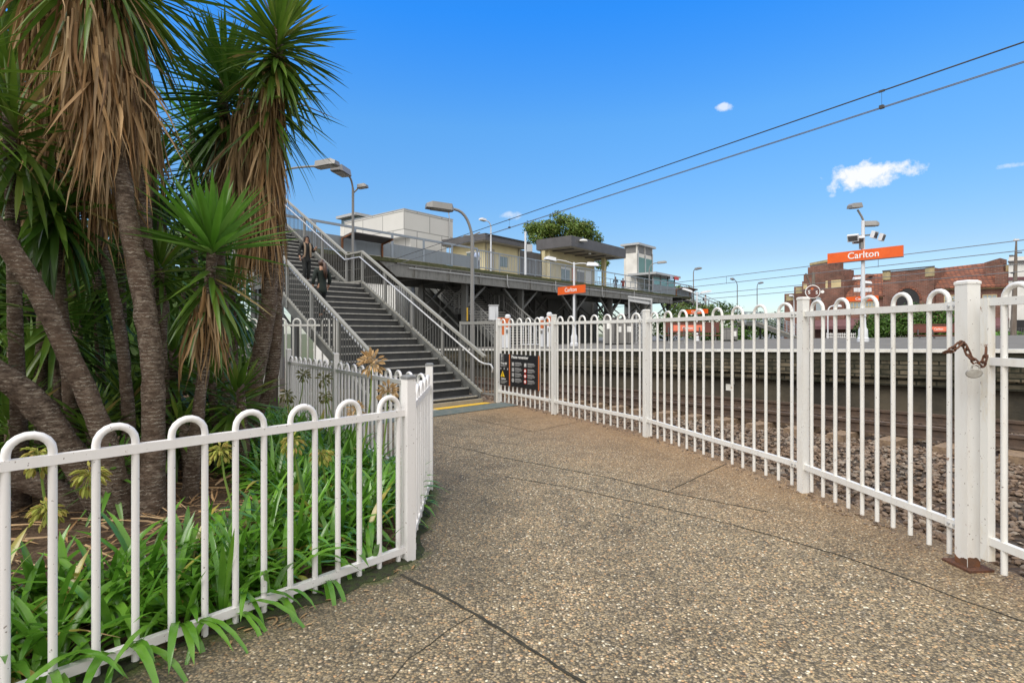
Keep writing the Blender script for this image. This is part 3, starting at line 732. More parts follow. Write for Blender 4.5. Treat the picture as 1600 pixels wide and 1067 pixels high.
lm = MB().prism([Sp(S1, -.02, Z1), Sp(S2+.03, -.02, Z1), Sp(S2+.03, SW+.02, Z1), Sp(S1, SW+.02, Z1)], (0, 0, -.12)); lo_ = lm.obj('landing', 'step_dark', stc, smooth=False)
MB().prism([Sp(S1-.004, .03, Z1+.004), Sp(S1+.042, .03, Z1+.004), Sp(S1+.042, SW-.03, Z1+.004), Sp(S1-.004, SW-.03, Z1+.004)], (0, 0, -.03)).obj('nosing', 'nosing', lo_, smooth=False)
for k in range(N2): step(S2+k*GO, Z1+(k+1)*RISE, .03, SW-.03)
# base plinth of the bottom step
MB().prism([Sp(-.05, -.05, .0), Sp(.03, -.05, 0), Sp(.03, SW+.05, 0), Sp(-.05, SW+.05, 0)], (0, 0, .085)).obj('base_plinth', 'pale_concrete', stc, smooth=False)
SL = RISE/GO; S3 = S2+N2*GO; Z2 = Z1+N2*RISE
def nose(s):
    if s <= S1: return RISE+s*SL
    if s <= S2-GO: return Z1
    return Z1+(s-S2+GO)*SL
def rail_path(c, h, s0, s1):
    kn = [s for s in (s0, S1, S2-GO*.7, s1)]
    return [Sp(kn[0], c, nose(kn[0])+h), Sp(S1, c, Z1+h), Sp(S2-GO, c, Z1+h), Sp(s1, c, nose(s1)+h)]
def sweep(pts, w, h, name, mat):
    mb = MB(); 
    for a, b in zip(pts, pts[1:]): mb.bar(a, b+(b-a).normalized()*.012, w, h)
    return mb.obj(name, mat, stc)
for c, nm in ((-.05, 'right'), (SW+.05, 'left')):
    outc = -.02 if c < 0 else SW+.02
    sweep(rail_path(c, .90, .02 if c > 0 else -.12, S3), .075, .05, 'top_rail', 'stair_rail_paint')
    sweep(rail_path(c, .07, .02 if c > 0 else -.02, S3), .05, .045, 'bottom_rail', 'stair_rail_paint')
    st_ = MB()
    for a, b in ((0, S1), (S2-GO, S3)):
        p0, p1 = Sp(a, outc, nose(a)), Sp(b, outc, nose(b))
        st_.prism([p0+UP*.03, p1+UP*.03, p1-UP*.27, p0-UP*(.27 if a else .145)], SC*(.028 if c > 0 else -.028))
    p0, p1 = Sp(S1+.002, outc, Z1), Sp(S2-GO-.002, outc, Z1); st_.prism([p0+UP*.028, p1+UP*.028, p1-UP*.268, p0-UP*.268], SC*(.027 if c > 0 else -.027))
    st_.obj('stringer', 'stringer', stc, smooth=False)
    for lo, hi in ((0.02, S1), (S1, S2-GO), (S2-GO, S3)):
        bal = MB(); k = int((hi-lo)/.105)
        for i in range(1, k):
            s = lo+(hi-lo)*i/k
            bal.bar(Sp(s, c, nose(s)+.085), Sp(s, c, nose(s)+.878), .016, .016, up=SA)
        bal.obj('baluster_panel', 'baluster_paint', stc)
    for s in (.03, 1.35, 2.6, 3.85, S1-.02, S2-GO+.05, S2+1.3, S2+2.6, S3-.05):
        if c < 0 and s < .5: continue
        cc = c
        MB().box(Sp(s, cc, nose(s)+.36), (.065, .05, 1.03), (SA, SC, UP)).obj('post', 'grey_paint', stc)
    ic_ = c+.07 if c < 0 else c-.07
    hp = rail_path(ic_, .74, .1, S3)
    if c < 0: hp = [Sp(-.42, ic_, nose(0)+.52), Sp(-.44, ic_, nose(0)+.60), Sp(-.38, ic_, nose(0)+.68), Sp(-.18, ic_, nose(0)+.69), Sp(-.02, ic_, nose(0)+.735)]+hp[1:]
    MB().tube(hp, .021, 8).obj('handrail', 'bare_steel', stc)
tp = [Sp(S3, 0, Z2), Sp(S3, SW, Z2), V((-13.6, 20.5, Z2)), V((-11.5, 25.5, Z2)), V((-9.4, 23.0, Z2))]
MB().prism([p-UP*.02 for p in tp], (0, 0, -.25)).obj('top_landing', 'step_dark', stc, smooth=False)
for s in (S1+.1, S2-.1, S3-.2):
    for c in (.15, SW-.15): MB().bar(Sp(s, c, 0), Sp(s, c, nose(s)-.2), .12, .12, up=SA).obj('support_column', 'bridge_steel', stc)
MB().bar(V((-11.6, 21.5, 0)), V((-11.6, 21.5, 4.9)), .2, .2, up=SA).obj('support_column', 'bridge_steel', stc)
# grey barrier from the stair to the white fence
ba, bb = V((-.36, 11.80, 0)), Sp(.82, -.16, 0)
g = thing('stair_barrier', 'grey barred barrier joining the stair to the white fence end', 'barrier', ba)
MB().bar(ba+UP*1.72, bb+UP*1.72, .04, .06).obj('top_rail', 'grey_paint', g); MB().bar(ba+UP*.16, bb+UP*.16, .03, .04).obj('bottom_rail', 'grey_paint', g)
mb = MB()
for i in range(1, 10):
    p = ba.lerp(bb, i/10); mb.bar(p+UP*.181, p+UP*1.689, .016, .016, up=SA)
mb.obj('bars', 'grey_paint', g); MB().bar(ba, ba+UP*1.76, .05, .05, up=SA).obj('post', 'grey_paint', g); MB().bar(bb, bb+UP*1.76, .05, .05, up=SA).obj('post', 'grey_paint', g)
# bottom rail end that returns to the fence post
# ================================================================== the yuccas
def smooth_path(pts, k=5):
    out = []
    for i in range(len(pts)-1):
        p0, p1, p2, p3 = pts[max(0, i-1)], pts[i], pts[i+1], pts[min(len(pts)-1, i+2)]
        for j in range(k):
            t = j/k
            out.append(tuple(.5*((2*b)+(-a+c)*t+(2*a-5*b+4*c-d)*t*t+(-a+3*b-3*c+d)*t**3) for a, b, c, d in zip(p0, p1, p2, p3)))
    out.append(pts[-1]); return out
def trunk(root, pts, flare=1.0, mat='yucca_bark', n=14, name='trunk'):
    # pts: (px, py, depth, radius in m)
    q = smooth_path([(*PD(a, b, d), r*flare) for a, b, d, r in pts], 7)
    P = [V(x[:3]) for x in q]; rs = [x[3]*(1+.025*math.sin(i*1.7)+.05*noise.noise(V(x[:3])*4)) for i, x in enumerate(q)]
    mb = MB().tube(P, rs, n); 
    for i, v in enumerate(mb.v):
        mb.v[i] = v+V((noise.noise(v*9), noise.noise(v*9+V((5, 0, 0))), 0))*.012
    return mb.obj(name, mat, root, sharp=None), P
def yprof(t): return min(1, .45+1.9*t)*(1-t**2.6)+.02
def rosette(root, c, axis, N, L, w, mat, e0=80, e1=-45, droop0=.05, droop1=.75, name='crown', stem=.25, az0=None, az1=None, fold=.2):
    c, axis = V(c), V(axis).normalized(); a = axis.orthogonal().normalized(); b = axis.cross(a); mb = MB(); g = 2.39996
    for i in range(N):
        t = (i+.5)/N; el = rad(e0+(e1-e0)*t**.85+R.uniform(-9, 9)); az = i*g+R.uniform(-.25, .25)
        if az0 is not None: az = R.uniform(az0, az1)
        d = (a*math.cos(az)+b*math.sin(az))*math.cos(el)+axis*math.sin(el)
        l = L*R.uniform(.8, 1.08)*(.62+.38*min(1, t*3.2))
        base = c-axis*(stem*t)+(a*math.cos(az)+b*math.sin(az))*.03
        mb.leaf(base, d, l, w*R.uniform(.85, 1.15), droop0+(droop1-droop0)*t*t*R.uniform(.6, 1.3), 4, fold, yprof, roll=R.uniform(-.35, .35))
    return mb.obj(name, mat, root, sharp=None)
def skirt(root, path, N, L, w, mat='dead_leaf', spread=.10, out=.35, name='dead_leaf_skirt', rtop=.08, stray=.05):
    # dead leaves hanging down round the stem between the two ends of path (world points, top first)
    mb = MB(); k = len(path)-1
    for i in range(int(N*1.75)):
        t = R.random()**.85; f = t*k; j = min(k-1, int(f)); p = path[j].lerp(path[j+1], f-j)
        az = R.uniform(0, 6.283); rd = V((math.cos(az), math.sin(az), 0)); q = R.random()
        d = (rd*R.uniform(.0, out*.55)+V((R.gauss(0, .06), R.gauss(0, .06), -1))).normalized()
        if q < stray: d = (d+rd*R.uniform(.25, .8)+UP*R.uniform(.2, .55)).normalized()
        dry = R.uniform(.15, .9)
        mb.leaf(p+rd*R.uniform(rtop*.5, rtop+spread*t*.8), d, L*R.uniform(.5, 1.15), w*R.uniform(.35, .95), R.uniform(.3, 1.0), 6, dry, lambda u: (.5+.45*math.sin(.4+u*2.6))*(1-u**3)+.04, roll=R.uniform(-1.5, 1.5), wob=.13)
    return mb.obj(name, mat, root, sharp=None)
def yucca(label, tpts, crowns=(), skirts=(), flare=.82, name='yucca_tree', tmat='yucca_bark'):
    base = PD(*tpts[0][:3]); g = thing(name, label, 'yucca', base)
    o, P = trunk(g, tpts, flare, tmat)
    for (px, py, d, tx, tz, N, L, w, mat, kw) in crowns:
        rosette(g, PD(px, py, d), V((tx, R.uniform(-.15, .15), tz)), N, L, w, mat, **kw)
    for (pp, N, L, w, mat, kw) in skirts:
        skirt(g, [PD(*a) for a in pp], N, L, w, mat, **kw)
    return g
D1 = dict(e0=82, e1=-48)
yucca('thick upright yucca trunk at the middle of the garden with a long tan skirt',
      [(222, 850, 4.1, .21), (232, 800, 4.1, .145), (238, 730, 4.12, .108), (240, 640, 4.15, .097), (238, 560, 4.15, .094), (226, 480, 4.15, .090), (207, 380, 4.18, .086), (192, 290, 4.2, .080), (176, 180, 4.2, .075), (165, 70, 4.22, .07), (160, -70, 4.25, .07)],
      [(160, -95, 4.25, .08, 1, 150, .98, .052, 'yucca_leaf', dict(e0=80, e1=-72, droop1=1.0, stem=.35))],
      [([(160, -40, 4.24), (163, 30, 4.22), (172, 130, 4.2), (178, 180, 4.2)], 300, .82, .036, 'dead_leaf', dict(spread=.12, out=.26, rtop=.11)),
       ([(120, -60, 4.1), (128, 10, 4.05), (142, 90, 4.05)], 120, .75, .036, 'dead_leaf', dict(spread=.12, out=.30))])
yucca('bare yucca trunk leaning away towards the edge of the picture',
      [(190, 850, 4.05, .17), (176, 730, 3.98, .125), (150, 650, 3.92, .112), (112, 565, 3.85, .106), (66, 470, 3.75, .10), (0, 365, 3.65, .098), (-80, 250, 3.55, .09), (-130, 120, 3.5, .085)],
      [(-135, 90, 3.5, -.2, 1, 100, .8, .05, 'yucca_leaf', D1)], flare=.64)
yucca('low thick yucca trunk slanting out from the base of the clump',
      [(185, 845, 4.15, .17), (150, 770, 4.0, .15), (100, 690, 3.88, .135), (50, 625, 3.78, .128), (0, 585, 3.7, .12), (-70, 540, 3.6, .11), (-160, 440, 3.5, .1)],
      [(-165, 420, 3.5, -.3, 1, 80, .7, .05, 'yucca_leaf', D1)], flare=.68)
yucca('gnarled yucca root trunk lying along the mulch',
      [(200, 850, 4.2, .18), (150, 805, 4.15, .14), (80, 765, 4.0, .125), (20, 745, 3.9, .12), (-60, 730, 3.8, .115), (-150, 640, 3.7, .1)],
      [(-155, 600, 3.7, -.2, 1, 60, .6, .05, 'yucca_dark', D1)], flare=.66)
yucca('tall yucca standing against the sky with spiky green head and hanging dead leaves',
      [(352, 742, 5.9, .16), (372, 690, 5.9, .125), (392, 620, 5.9, .112), (408, 545, 5.9, .108), (420, 470, 5.9, .10), (424, 370, 5.9, .09), (428, 230, 5.9, .085), (432, 110, 5.9, .08), (436, 40, 5.9, .07)],
      [(437, 32, 5.9, .05, 1, 240, .78, .05, 'yucca_leaf', dict(e0=84, e1=-62, droop1=.75, stem=.62)),
       (425, 130, 5.95, .05, 1, 70, .85, .045, 'yucca_leaf', dict(e0=15, e1=-60, droop1=.6, stem=.5))],
      [([(428, 85, 5.9), (418, 200, 5.88), (409, 300, 5.85), (404, 350, 5.85)], 380, .80, .032, 'dead_leaf', dict(spread=.12, out=.20, rtop=.10, stray=0.)),
       ([(385, 130, 5.8), (380, 230, 5.8), (385, 300, 5.8)], 170, .78, .032, 'dead_leaf_grey', dict(spread=.13, out=.2))])
yucca('slim curved yucca trunk closest to the staircase',
      [(380, 735, 6.2, .12), (400, 655, 6.2, .085), (422, 600, 6.2, .082), (430, 540, 6.2, .08), (433, 440, 6.2, .075), (434, 340, 6.2, .07), (432, 240, 6.2, .07)],
      [], [([(432, 180, 6.15), (430, 280, 6.15), (428, 330, 6.15)], 130, .72, .03, 'dead_leaf_grey', dict(spread=.05, out=.1, rtop=.06, stray=0.))])
yucca('yucca with a wide shaded dark green head in front of the sky gap',
      [(350, 742, 6.6, .13), (358, 640, 6.6, .10), (350, 520, 6.6, .09), (342, 400, 6.6, .085), (345, 250, 6.6, .08), (350, 120, 6.6, .07)],
      [(350, 100, 6.6, -.1, 1, 300, .92, .052, 'yucca_dark', dict(e0=75, e1=-62, stem=.85, droop1=.5)), (330, 235, 6.9, -.3, 1, 110, .85, .05, 'yucca_dark', dict(e0=60, e1=-55, stem=.5))],
      [([(352, 170, 6.5), (350, 300, 6.5)], 120, .7, .032, 'dead_leaf_grey', {})])
yucca('yucca stem behind the thick middle trunk with a fan of long drooping blades',
      [(240, 790, 5.1, .12), (236, 640, 5.1, .085), (228, 420, 5.1, .08), (220, 250, 5.1, .075), (214, 60, 5.1, .07), (212, -30, 5.1, .07)],
      [(212, -40, 5.1, .2, 1, 130, 1.05, .05, 'yucca_leaf', dict(e0=70, e1=-62, droop1=1.0, stem=.35))],
      [([(214, 60, 5.1), (218, 150, 5.1), (224, 215, 5.1)], 190, .66, .032, 'dead_leaf_grey', dict(spread=.12, out=.26))])
yucca('thin forked yucca stem between the two biggest trunks',
      [(204, 770, 4.7, .085), (200, 640, 4.7, .06), (188, 520, 4.7, .056), (172, 430, 4.7, .052), (155, 370, 4.7, .05), (148, 300, 4.7, .05)],
      [], [([(150, 200, 4.6), (150, 300, 4.6)], 90, .7, .032, 'dead_leaf', dict(spread=.1))])
yucca('young yucca with a bright green upright head in front of the tan skirts',
      [(296, 790, 4.5, .09), (304, 700, 4.5, .062), (314, 610, 4.5, .054), (322, 520, 4.5, .05), (329, 430, 4.5, .048), (331, 390, 4.5, .045)],
      [(331, 372, 4.5, .03, 1, 76, .70, .062, 'yucca_young', dict(e0=84, e1=4, droop1=.22, stem=.14, fold=.26)),
       (329, 415, 4.5, .03, 1, 50, .60, .048, 'yucca_leaf', dict(e0=4, e1=-62, droop1=1.2, stem=.3))],
      [([(328, 445, 4.48), (322, 520, 4.48)], 70, .50, .032, 'dead_leaf', dict(spread=.08, out=.4))])
yucca('small green yucca head tucked behind the young bright one',
      [(262, 780, 5.3, .08), (258, 620, 5.3, .055), (252, 480, 5.3, .05), (250, 420, 5.3, .045)],
      [(250, 405, 5.3, -.1, 1, 70, .58, .05, 'yucca_leaf', dict(e0=84, e1=-50))])
yucca('yucca with broad drooping dark blades beside the picture edge',
      [(120, 800, 4.6, .09), (112, 660, 4.6, .065), (98, 500, 4.6, .06), (88, 400, 4.5, .055), (84, 345, 4.4, .05)],
      [(84, 330, 4.4, -.1, 1, 66, .62, .065, 'yucca_dark', dict(e0=50, e1=-80, droop1=1.7, stem=.15)),
       (76, 300, 4.35, -.2, 1, 26, .62, .06, 'yucca_leaf', dict(e0=60, e1=-60, droop1=1.4, stem=.15))])
yucca('yucca with a ragged tan skirt hanging at the top corner',
      [(60, 770, 4.9, .1), (66, 600, 4.9, .075), (72, 400, 4.8, .07), (74, 200, 4.7, .07), (74, 0, 4.6, .07), (72, -100, 4.6, .07)],
      [(70, -130, 4.6, -.1, 1, 120, .9, .05, 'yucca_leaf', dict(e0=80, e1=-65, stem=.3))],
      [([(76, -70, 4.5), (74, 0, 4.5), (72, 40, 4.5)], 150, .72, .036, 'dead_leaf', dict(spread=.10, out=.3)),
       ([(70, 90, 4.6), (74, 190, 4.6), (80, 240, 4.6)], 170, .62, .034, 'dead_leaf', dict(spread=.14, out=.35))])
yucca('yucca with matted dead leaves cut by the picture edge',
      [(20, 790, 5.2, .09), (22, 560, 5.2, .07), (22, 300, 5.1, .07), (15, 120, 5.0, .065)],
      [(12, 95, 5.0, -.1, 1, 130, .85, .05, 'yucca_leaf', dict(e0=80, e1=-60, stem=.45)), (30, 20, 5.6, 0, 1, 110, .9, .05, 'yucca_leaf', dict(e0=80, e1=-60, stem=.45))],
      [([(15, 150, 4.95), (20, 280, 4.95)], 170, .62, .034, 'dead_leaf_grey', dict(spread=.16, out=.4))])
fill = [(40, 560, 5.0, .62, 'shaded yucca tuft low between the leaning trunks'), (120, 500, 5.4, .66, 'dark yucca tuft behind the leaning bare trunk'), (195, 610, 5.0, .5, 'small yucca tuft in the fork of the leaning trunk'),
        (270, 545, 5.6, .68, 'shaded yucca tuft right of the thick middle trunk'), (330, 585, 5.4, .66, 'yucca tuft with long leaning blades below the young head'), (150, 400, 5.8, .7, 'dark yucca tuft high behind the tan skirts'),
        (20, 440, 5.6, .7, 'dark yucca tuft at the picture edge'), (285, 650, 4.9, .42, 'small green yucca sprout at the foot of the slim trunks'), (180, 715, 4.05, .34, 'young green yucca shoot against the thick trunk base'),
        (60, 670, 5.2, .6, 'yucca tuft low behind the slanting trunk'), (375, 600, 5.2, .5, 'pale edged yucca tuft before the curved slim trunk'), (240, 250, 6.9, .8, 'dark yucca tuft in the deep shade behind the stems'), (255, 330, 7.4, .85, 'deep shaded yucca tuft at the back of the clump'),
        (300, 180, 7.6, .85, 'sunlit yucca tuft glimpsed at the back under the sky gap'),
        (110, 120, 6.0, .9, 'high dark yucca head behind the longest tan skirt'), (40, 210, 5.9, .9, 'high yucca head at the picture edge behind the matted dead leaves'), (185, 270, 6.3, .85, 'high dark yucca head between the two tan skirts'), (110, 300, 5.9, .8, 'yucca head behind the broad drooping dark blades'), (-20, 60, 5.4, .9, 'yucca head half cut off by the picture edge near the top'), (20, 640, 4.5, .55, 'leafy yucca tuft under the slanting trunk at the picture edge'), (85, 455, 4.75, .6, 'yucca tuft before the background stem behind the leaning trunk'), (14, 165, 4.1, .62, 'green yucca head overlapping the tan skirts at the picture edge'), (362, 440, 6.9, .7, 'dark yucca tuft filling the gap left of the curved slim trunk'), (140, 650, 4.6, .5, 'yucca tuft seen between the leaning trunk and the slanting trunk')]
for i, (px, py, d, L, lab) in enumerate(fill):
    p = PD(px, py, d); g = thing('yucca_tuft', lab, 'yucca', V((p.x, p.y, soilz(p.x, p.y))), group='yucca tufts filling the clump')
    z = p.z
    MB().tube([V((p.x+.06, p.y+.05, .0)), V((p.x+.03, p.y+.02, z*.5)), V((p.x, p.y, z))], [.06, .045, .04], 8).obj('stem', 'yucca_bark', g, sharp=None)
    rosette(g, p, V((R.uniform(-.3, .3), R.uniform(-.3, .1), 1)), 80 if L > .45 else 46, L, .052 if L > .45 else .042, 'yucca_young' if i in (8, 13) else ('yucca_dark' if i in (1, 5, 6, 11, 12, 14, 16) else 'yucca_leaf'), e0=80, e1=-65, droop1=1.0, stem=min(.5, z*.5))
# ------------------------------------------------------------------ bushes behind the clump
def leafblob(mb, c, rx, ry, rz, N, size, shell=.55):
    for _ in range(N):
        u = V((R.gauss(0, 1), R.gauss(0, 1), R.gauss(0, 1))).normalized(); k = R.uniform(shell, 1)*(1+.22*noise.noise(u*2.3+V(c)))
        p = V(c)+V((u.x*rx, u.y*ry, u.z*rz))*k
        n = (u+V((R.gauss(0, .6), R.gauss(0, .6), R.gauss(0, .6)+.4))).normalized(); a = n.orthogonal().normalized(); a = Matrix.Rotation(R.uniform(0, 6.28), 3, n) @ a; b = n.cross(a); s = size*R.uniform(.6, 1.3)
        mb.add([p-a*s, p+b*s*.42, p+a*s, p-b*s*.42], [(0, 1, 2, 3)])
def bush(label, c, r, N, size, mat='bush_leaf', name='bush', lobes=5, group=None, cat='bush', z0=0):
    c = V(c); g = thing(name, label, cat, V((c.x, c.y, z0)), group=group); mb = MB()
    for k in range(lobes):
        o = V((R.uniform(-.6, .6)*r[0], R.uniform(-.6, .6)*r[1], R.uniform(-.45, .45)*r[2])) if lobes > 1 else V()
        leafblob(mb, c+o, r[0]*.62, r[1]*.62, r[2]*.62, N//lobes, size, .35)
    mb.obj('foliage', mat, g, smooth=False)
    st = MB()
    for k in range(4): st.tube([V((c.x, c.y, z0)), c+V((R.uniform(-.4, .4)*r[0], R.uniform(-.4, .4)*r[1], R.uniform(-.1, .4)*r[2]))], [.05*r[2], .015*r[2]], 6)
    st.obj('stem', 'yucca_bark', g)
    return g
bush('broad dark shrub filling the back of the garden behind the left trunks', (-6.8, 8.4, 2.0), (2.1, 1.2, 2.6), 6500, .13, 'hedge_leaf', 'shrub', 8, cat='shrub')
bush('dark shrub deep behind the yucca stems in the middle', (-5.75, 9.2, 1.7), (1.0, 1.0, 2.3), 4400, .12, 'hedge_leaf', 'shrub', 7, cat='shrub')
bush('dark shrub behind the yuccas at the picture edge', (-8.6, 7.2, 2.6), (1.8, 1.5, 3.4), 6000, .14, 'hedge_leaf', 'shrub', 7, cat='shrub')
# ------------------------------------------------------------------ agapanthus
def strap(mb, base, az, L, w, el, droop):
    d = V((math.cos(az)*math.cos(el), math.sin(az)*math.cos(el), math.sin(el)))
    mb.leaf(base, d, L, w, droop, 6, .12, lambda t: (.7+.5*math.sin(min(1, t*1.3)*1.9))*(1-t**5)*.95+.02, roll=R.uniform(-.3, .3), wob=.03)
def clump(mb, x, y, N, L, z=None, spill=None, w=.031):
    z = soilz(x, y) if z is None else z
    for i in range(N):
        az = R.uniform(0, 6.283)
        if spill is not None and R.random() < .55: az = spill+R.gauss(0, .6)
        t = R.random()**.8; el = rad(80-58*t)
        strap(mb, V((x+math.cos(az)*.04, y+math.sin(az)*.04, z)), az, L*R.uniform(.7, 1.15), w*R.uniform(.75, 1.2), el, .95+2.3*t*R.uniform(.6, 1.3))
bed = [(-2.85, 2.05), (-2.30, 2.20), (-.92, 3.68), (-1.02, 5.1), (-2.5, 7.4), (-4.2, 9.6), (-5.0, 9.3), (-3.9, 7.3), (-2.9, 5.7), (-2.15, 4.75), (-1.75, 4.1), (-1.95, 3.35), (-2.35, 2.9), (-2.95, 2.5)]
def inpoly(x, y, poly):
    c = False
    for i in range(len(poly)):
        (x1, y1), (x2, y2) = poly[i], poly[i-1]
        if (y1 > y) != (y2 > y) and x < (x2-x1)*(y-y1)/(y2-y1)+x1: c = not c
    return c
mb = MB(); pts = []
for _ in range(30000):
    x, y = R.uniform(-5.1, -.7), R.uniform(1.9, 9.7)
    if inpoly(x, y, bed) and all((x-a)**2+(y-b)**2 > (.020 if y < 6 else .035) for a, b in pts): pts.append((x, y))
    if len(pts) >= 330: break
for x, y in pts:
    near = y < 5.5; clump(mb, x, y, R.randint(18, 25) if near else 16, R.uniform(.36, .50), w=.033 if near else .038)
tag(mb.obj('agapanthus_bed', 'agapanthus_leaf', sharp=None), 'dense bed of glossy green strap leaved agapanthus inside the white garden fence', 'agapanthus', kind='stuff')
sp = math.atan2(-.669, .743)
spl = [(1560/1600*0+85, 1000, 'agapanthus clump whose leaves spill under the fence nearest the camera'), (190, 985, 'agapanthus clump arching out between two pickets near the orange rust spot'), (285, 985, 'large agapanthus clump with long leaves falling onto the path'),
       (365, 955, 'agapanthus clump with curled leaves hanging over the bottom rail'), (440, 925, 'agapanthus clump drooping three leaves over the path edge'), (520, 905, 'agapanthus clump pressed against the fence halfway to the corner post'), (590, 880, 'agapanthus clump at the foot of the fence corner post')]
spn = [9, 9, 20, 16, 10, 4, 4]
for (px, py, lab), cn_ in zip(spl, spn):
    # stand each plant just inside the fence line
    best = min((F0+dl*(.05*k) for k in range(60)), key=lambda q: abs(800+q.x*FPX/q.y-px)); q = best-V((.743, -.669, 0))*R.uniform(.06, .14)
    mb = MB(); clump(mb, q.x, q.y, cn_, (.34 if cn_ < 8 else .52)*R.uniform(.9, 1.1), z=.02, spill=sp, w=.036 if cn_ > 20 else .03)
    tag(mb.obj('agapanthus_plant', 'agapanthus_leaf', sharp=None, loc=(q.x, q.y, .02)), lab, 'agapanthus', 'agapanthus plants along the fence')
for t, lab in ((.25, 'agapanthus leaves poking through the short fence side past the corner post'), (.6, 'small agapanthus clump at the short fence side near its far post')):
    q = FA.lerp(FB, t)+V((-.12, 0, 0)); mb = MB(); clump(mb, q.x, q.y, 5, .30, z=.02, spill=0., w=.024)
    tag(mb.obj('agapanthus_plant', 'agapanthus_leaf', sharp=None, loc=(q.x, q.y, .02)), lab, 'agapanthus', 'agapanthus plants along the fence')
def flower(px, py, d, bx, by, r, mat, lab, N=46, droop=.5, stalk='stalk_green'):
    c = PD(px, py, d); b = V((c.x+bx, c.y+by, soilz(c.x+bx, c.y+by))); g = thing('agapanthus_flower', lab, 'flower', b, group='agapanthus flower heads on tall stalks')
    m = b.lerp(c, .5)+V((-bx*.25, 0, .0))
    MB().tube([b, b.lerp(m, .5)+V((-bx*.06, 0, 0)), m, m.lerp(c, .5)+V((-bx*.05, 0, .01)), c], [.008, .0075, .007, .0062, .0055], 7).obj('stalk', stalk, g)
    mb = MB()
    for i in range(N):
        u = V((R.gauss(0, 1), R.gauss(0, 1), R.gauss(0, 1)+.25)).normalized(); l = r*R.uniform(.75, 1.1)
        e = c+u*l*.75-UP*droop*l*.35; mb.tube([c, c+u*l*.5, e], .0017, 4, caps=False)
        mb.leaf(e, (u-UP*droop*1.8).normalized(), r*.5, r*.16, .5, 3, .5, lambda t: math.sin(min(1, .15+t*.85)*3.0)+.05)
        mb.leaf(e, (u-UP*droop*1.5).normalized(), r*.5, r*.16, .5, 3, -.5, lambda t: math.sin(min(1, .15+t*.85)*3.0)+.05)
    mb.obj('flower_head', mat, g, sharp=None)
flower(60, 712, 2.75, .05, .1, .085, 'flower_green', 'fading yellow green agapanthus head seen through the first fence arch')
flower(140, 742, 2.85, -.02, .1, .085, 'flower_green', 'fading agapanthus head with pinkish tips beside the second fence arch')
flower(74, 797, 2.7, .12, .05, .075, 'flower_green', 'lowest yellow green agapanthus head before the mulch')
flower(345, 705, 3.35, .22, .05, .075, 'flower_green', 'small fading agapanthus head between the third and fourth fence arches')
flower(458, 690, 3.9, .1, .1, .085, 'flower_green', 'fresh lime green agapanthus head under the fifth fence arch')
flower(502, 708, 4.1, .08, .1, .085, 'flower_green', 'fresh lime green agapanthus head half hidden in the leaves')
flower(581, 567, 4.25, -.30, .2, .10, 'flower_dry', 'large dried tan agapanthus head before the stair handrail end', 60, .1)
flower(606, 612, 4.4, -.2, .1, .085, 'flower_dry', 'dried tan agapanthus head close to the fence corner post', 50, .2)
flower(556, 640, 4.8, .0, .1, .075, 'flower_dry', 'small dried agapanthus head low behind the fence', 40, .2)
flower(474, 586, 6.4, -.35, .1, .085, 'flower_olive', 'olive brown agapanthus seed head before the far fence panel', 36, .2)
flower(506, 592, 6.2, .35, .1, .09, 'flower_olive', 'olive agapanthus seed head on a stalk bending right', 36, .2)
flower(449, 617, 6.0, .1, .1, .085, 'flower_olive', 'drooping olive agapanthus seed head by the timber post', 36, .4)
flower(508, 618, 5.8, .1, .1, .075, 'flower_olive', 'low olive agapanthus seed head against the far fence post', 36, .4)
# straw and fallen leaf litter on the mulch
mb = MB()
for _ in range(900):
    x, y = R.uniform(-4.6, -1.6), R.uniform(2.2, 5.6)
    if (V((x, y, 0))-FA).dot(V((.743, -.669, 0))) > -.35: continue
    az = R.uniform(0, 6.28); mb.leaf(V((x, y, soilz(x, y)+R.uniform(.01, .05))), V((math.cos(az), math.sin(az), R.uniform(-.05, .12))), R.uniform(.08, .5), R.uniform(.008, .024), R.uniform(-.05, .25), 3, .3, roll=R.uniform(-.5, .5), wob=.1)
tag(mb.obj('leaf_litter', 'dead_leaf', sharp=None), 'tan straw and fallen yucca leaves strewn over the mulch', 'leaf litter', kind='stuff')
mb = MB()
for _ in range(80):
    t = R.random(); q = F0.lerp(FQ, t)+V((.743, -.669, 0))*abs(R.gauss(0, .12)); az = R.uniform(0, 6.28)
    mb.leaf(V((q.x, q.y, .006)), V((math.cos(az), math.sin(az), .02)), R.uniform(.02, .06), R.uniform(.006, .02), 0, 2, .2)
tag(mb.obj('path_leaf_litter', 'dead_leaf', sharp=None), 'few small dry leaf scraps on the path beside the garden fence', 'leaf litter', kind='stuff')
# yellowing bent leaf arching before the trunk base
# timber post by the far fence corner
p = PD(424, 520, 9.2); g = thing('timber_post', 'dark weathered timber post with a red board edge beside the slim trunks', 'post', V((p.x, p.y, 0)))
pts = [V((p.x+.10*math.cos(t)*(1+.08*math.sin(t*3)), p.y+.10*math.sin(t), 0)) for t in (2*math.pi*i/16 for i in range(16))]
MB().prism(pts, (0, 0, 1.62)).obj('timber', 'timber_post', g)
MB().box(V((p.x+.075, p.y-.10, 1.50)), (.05, .03, 1.3)).obj('red_board', 'red_board', g)
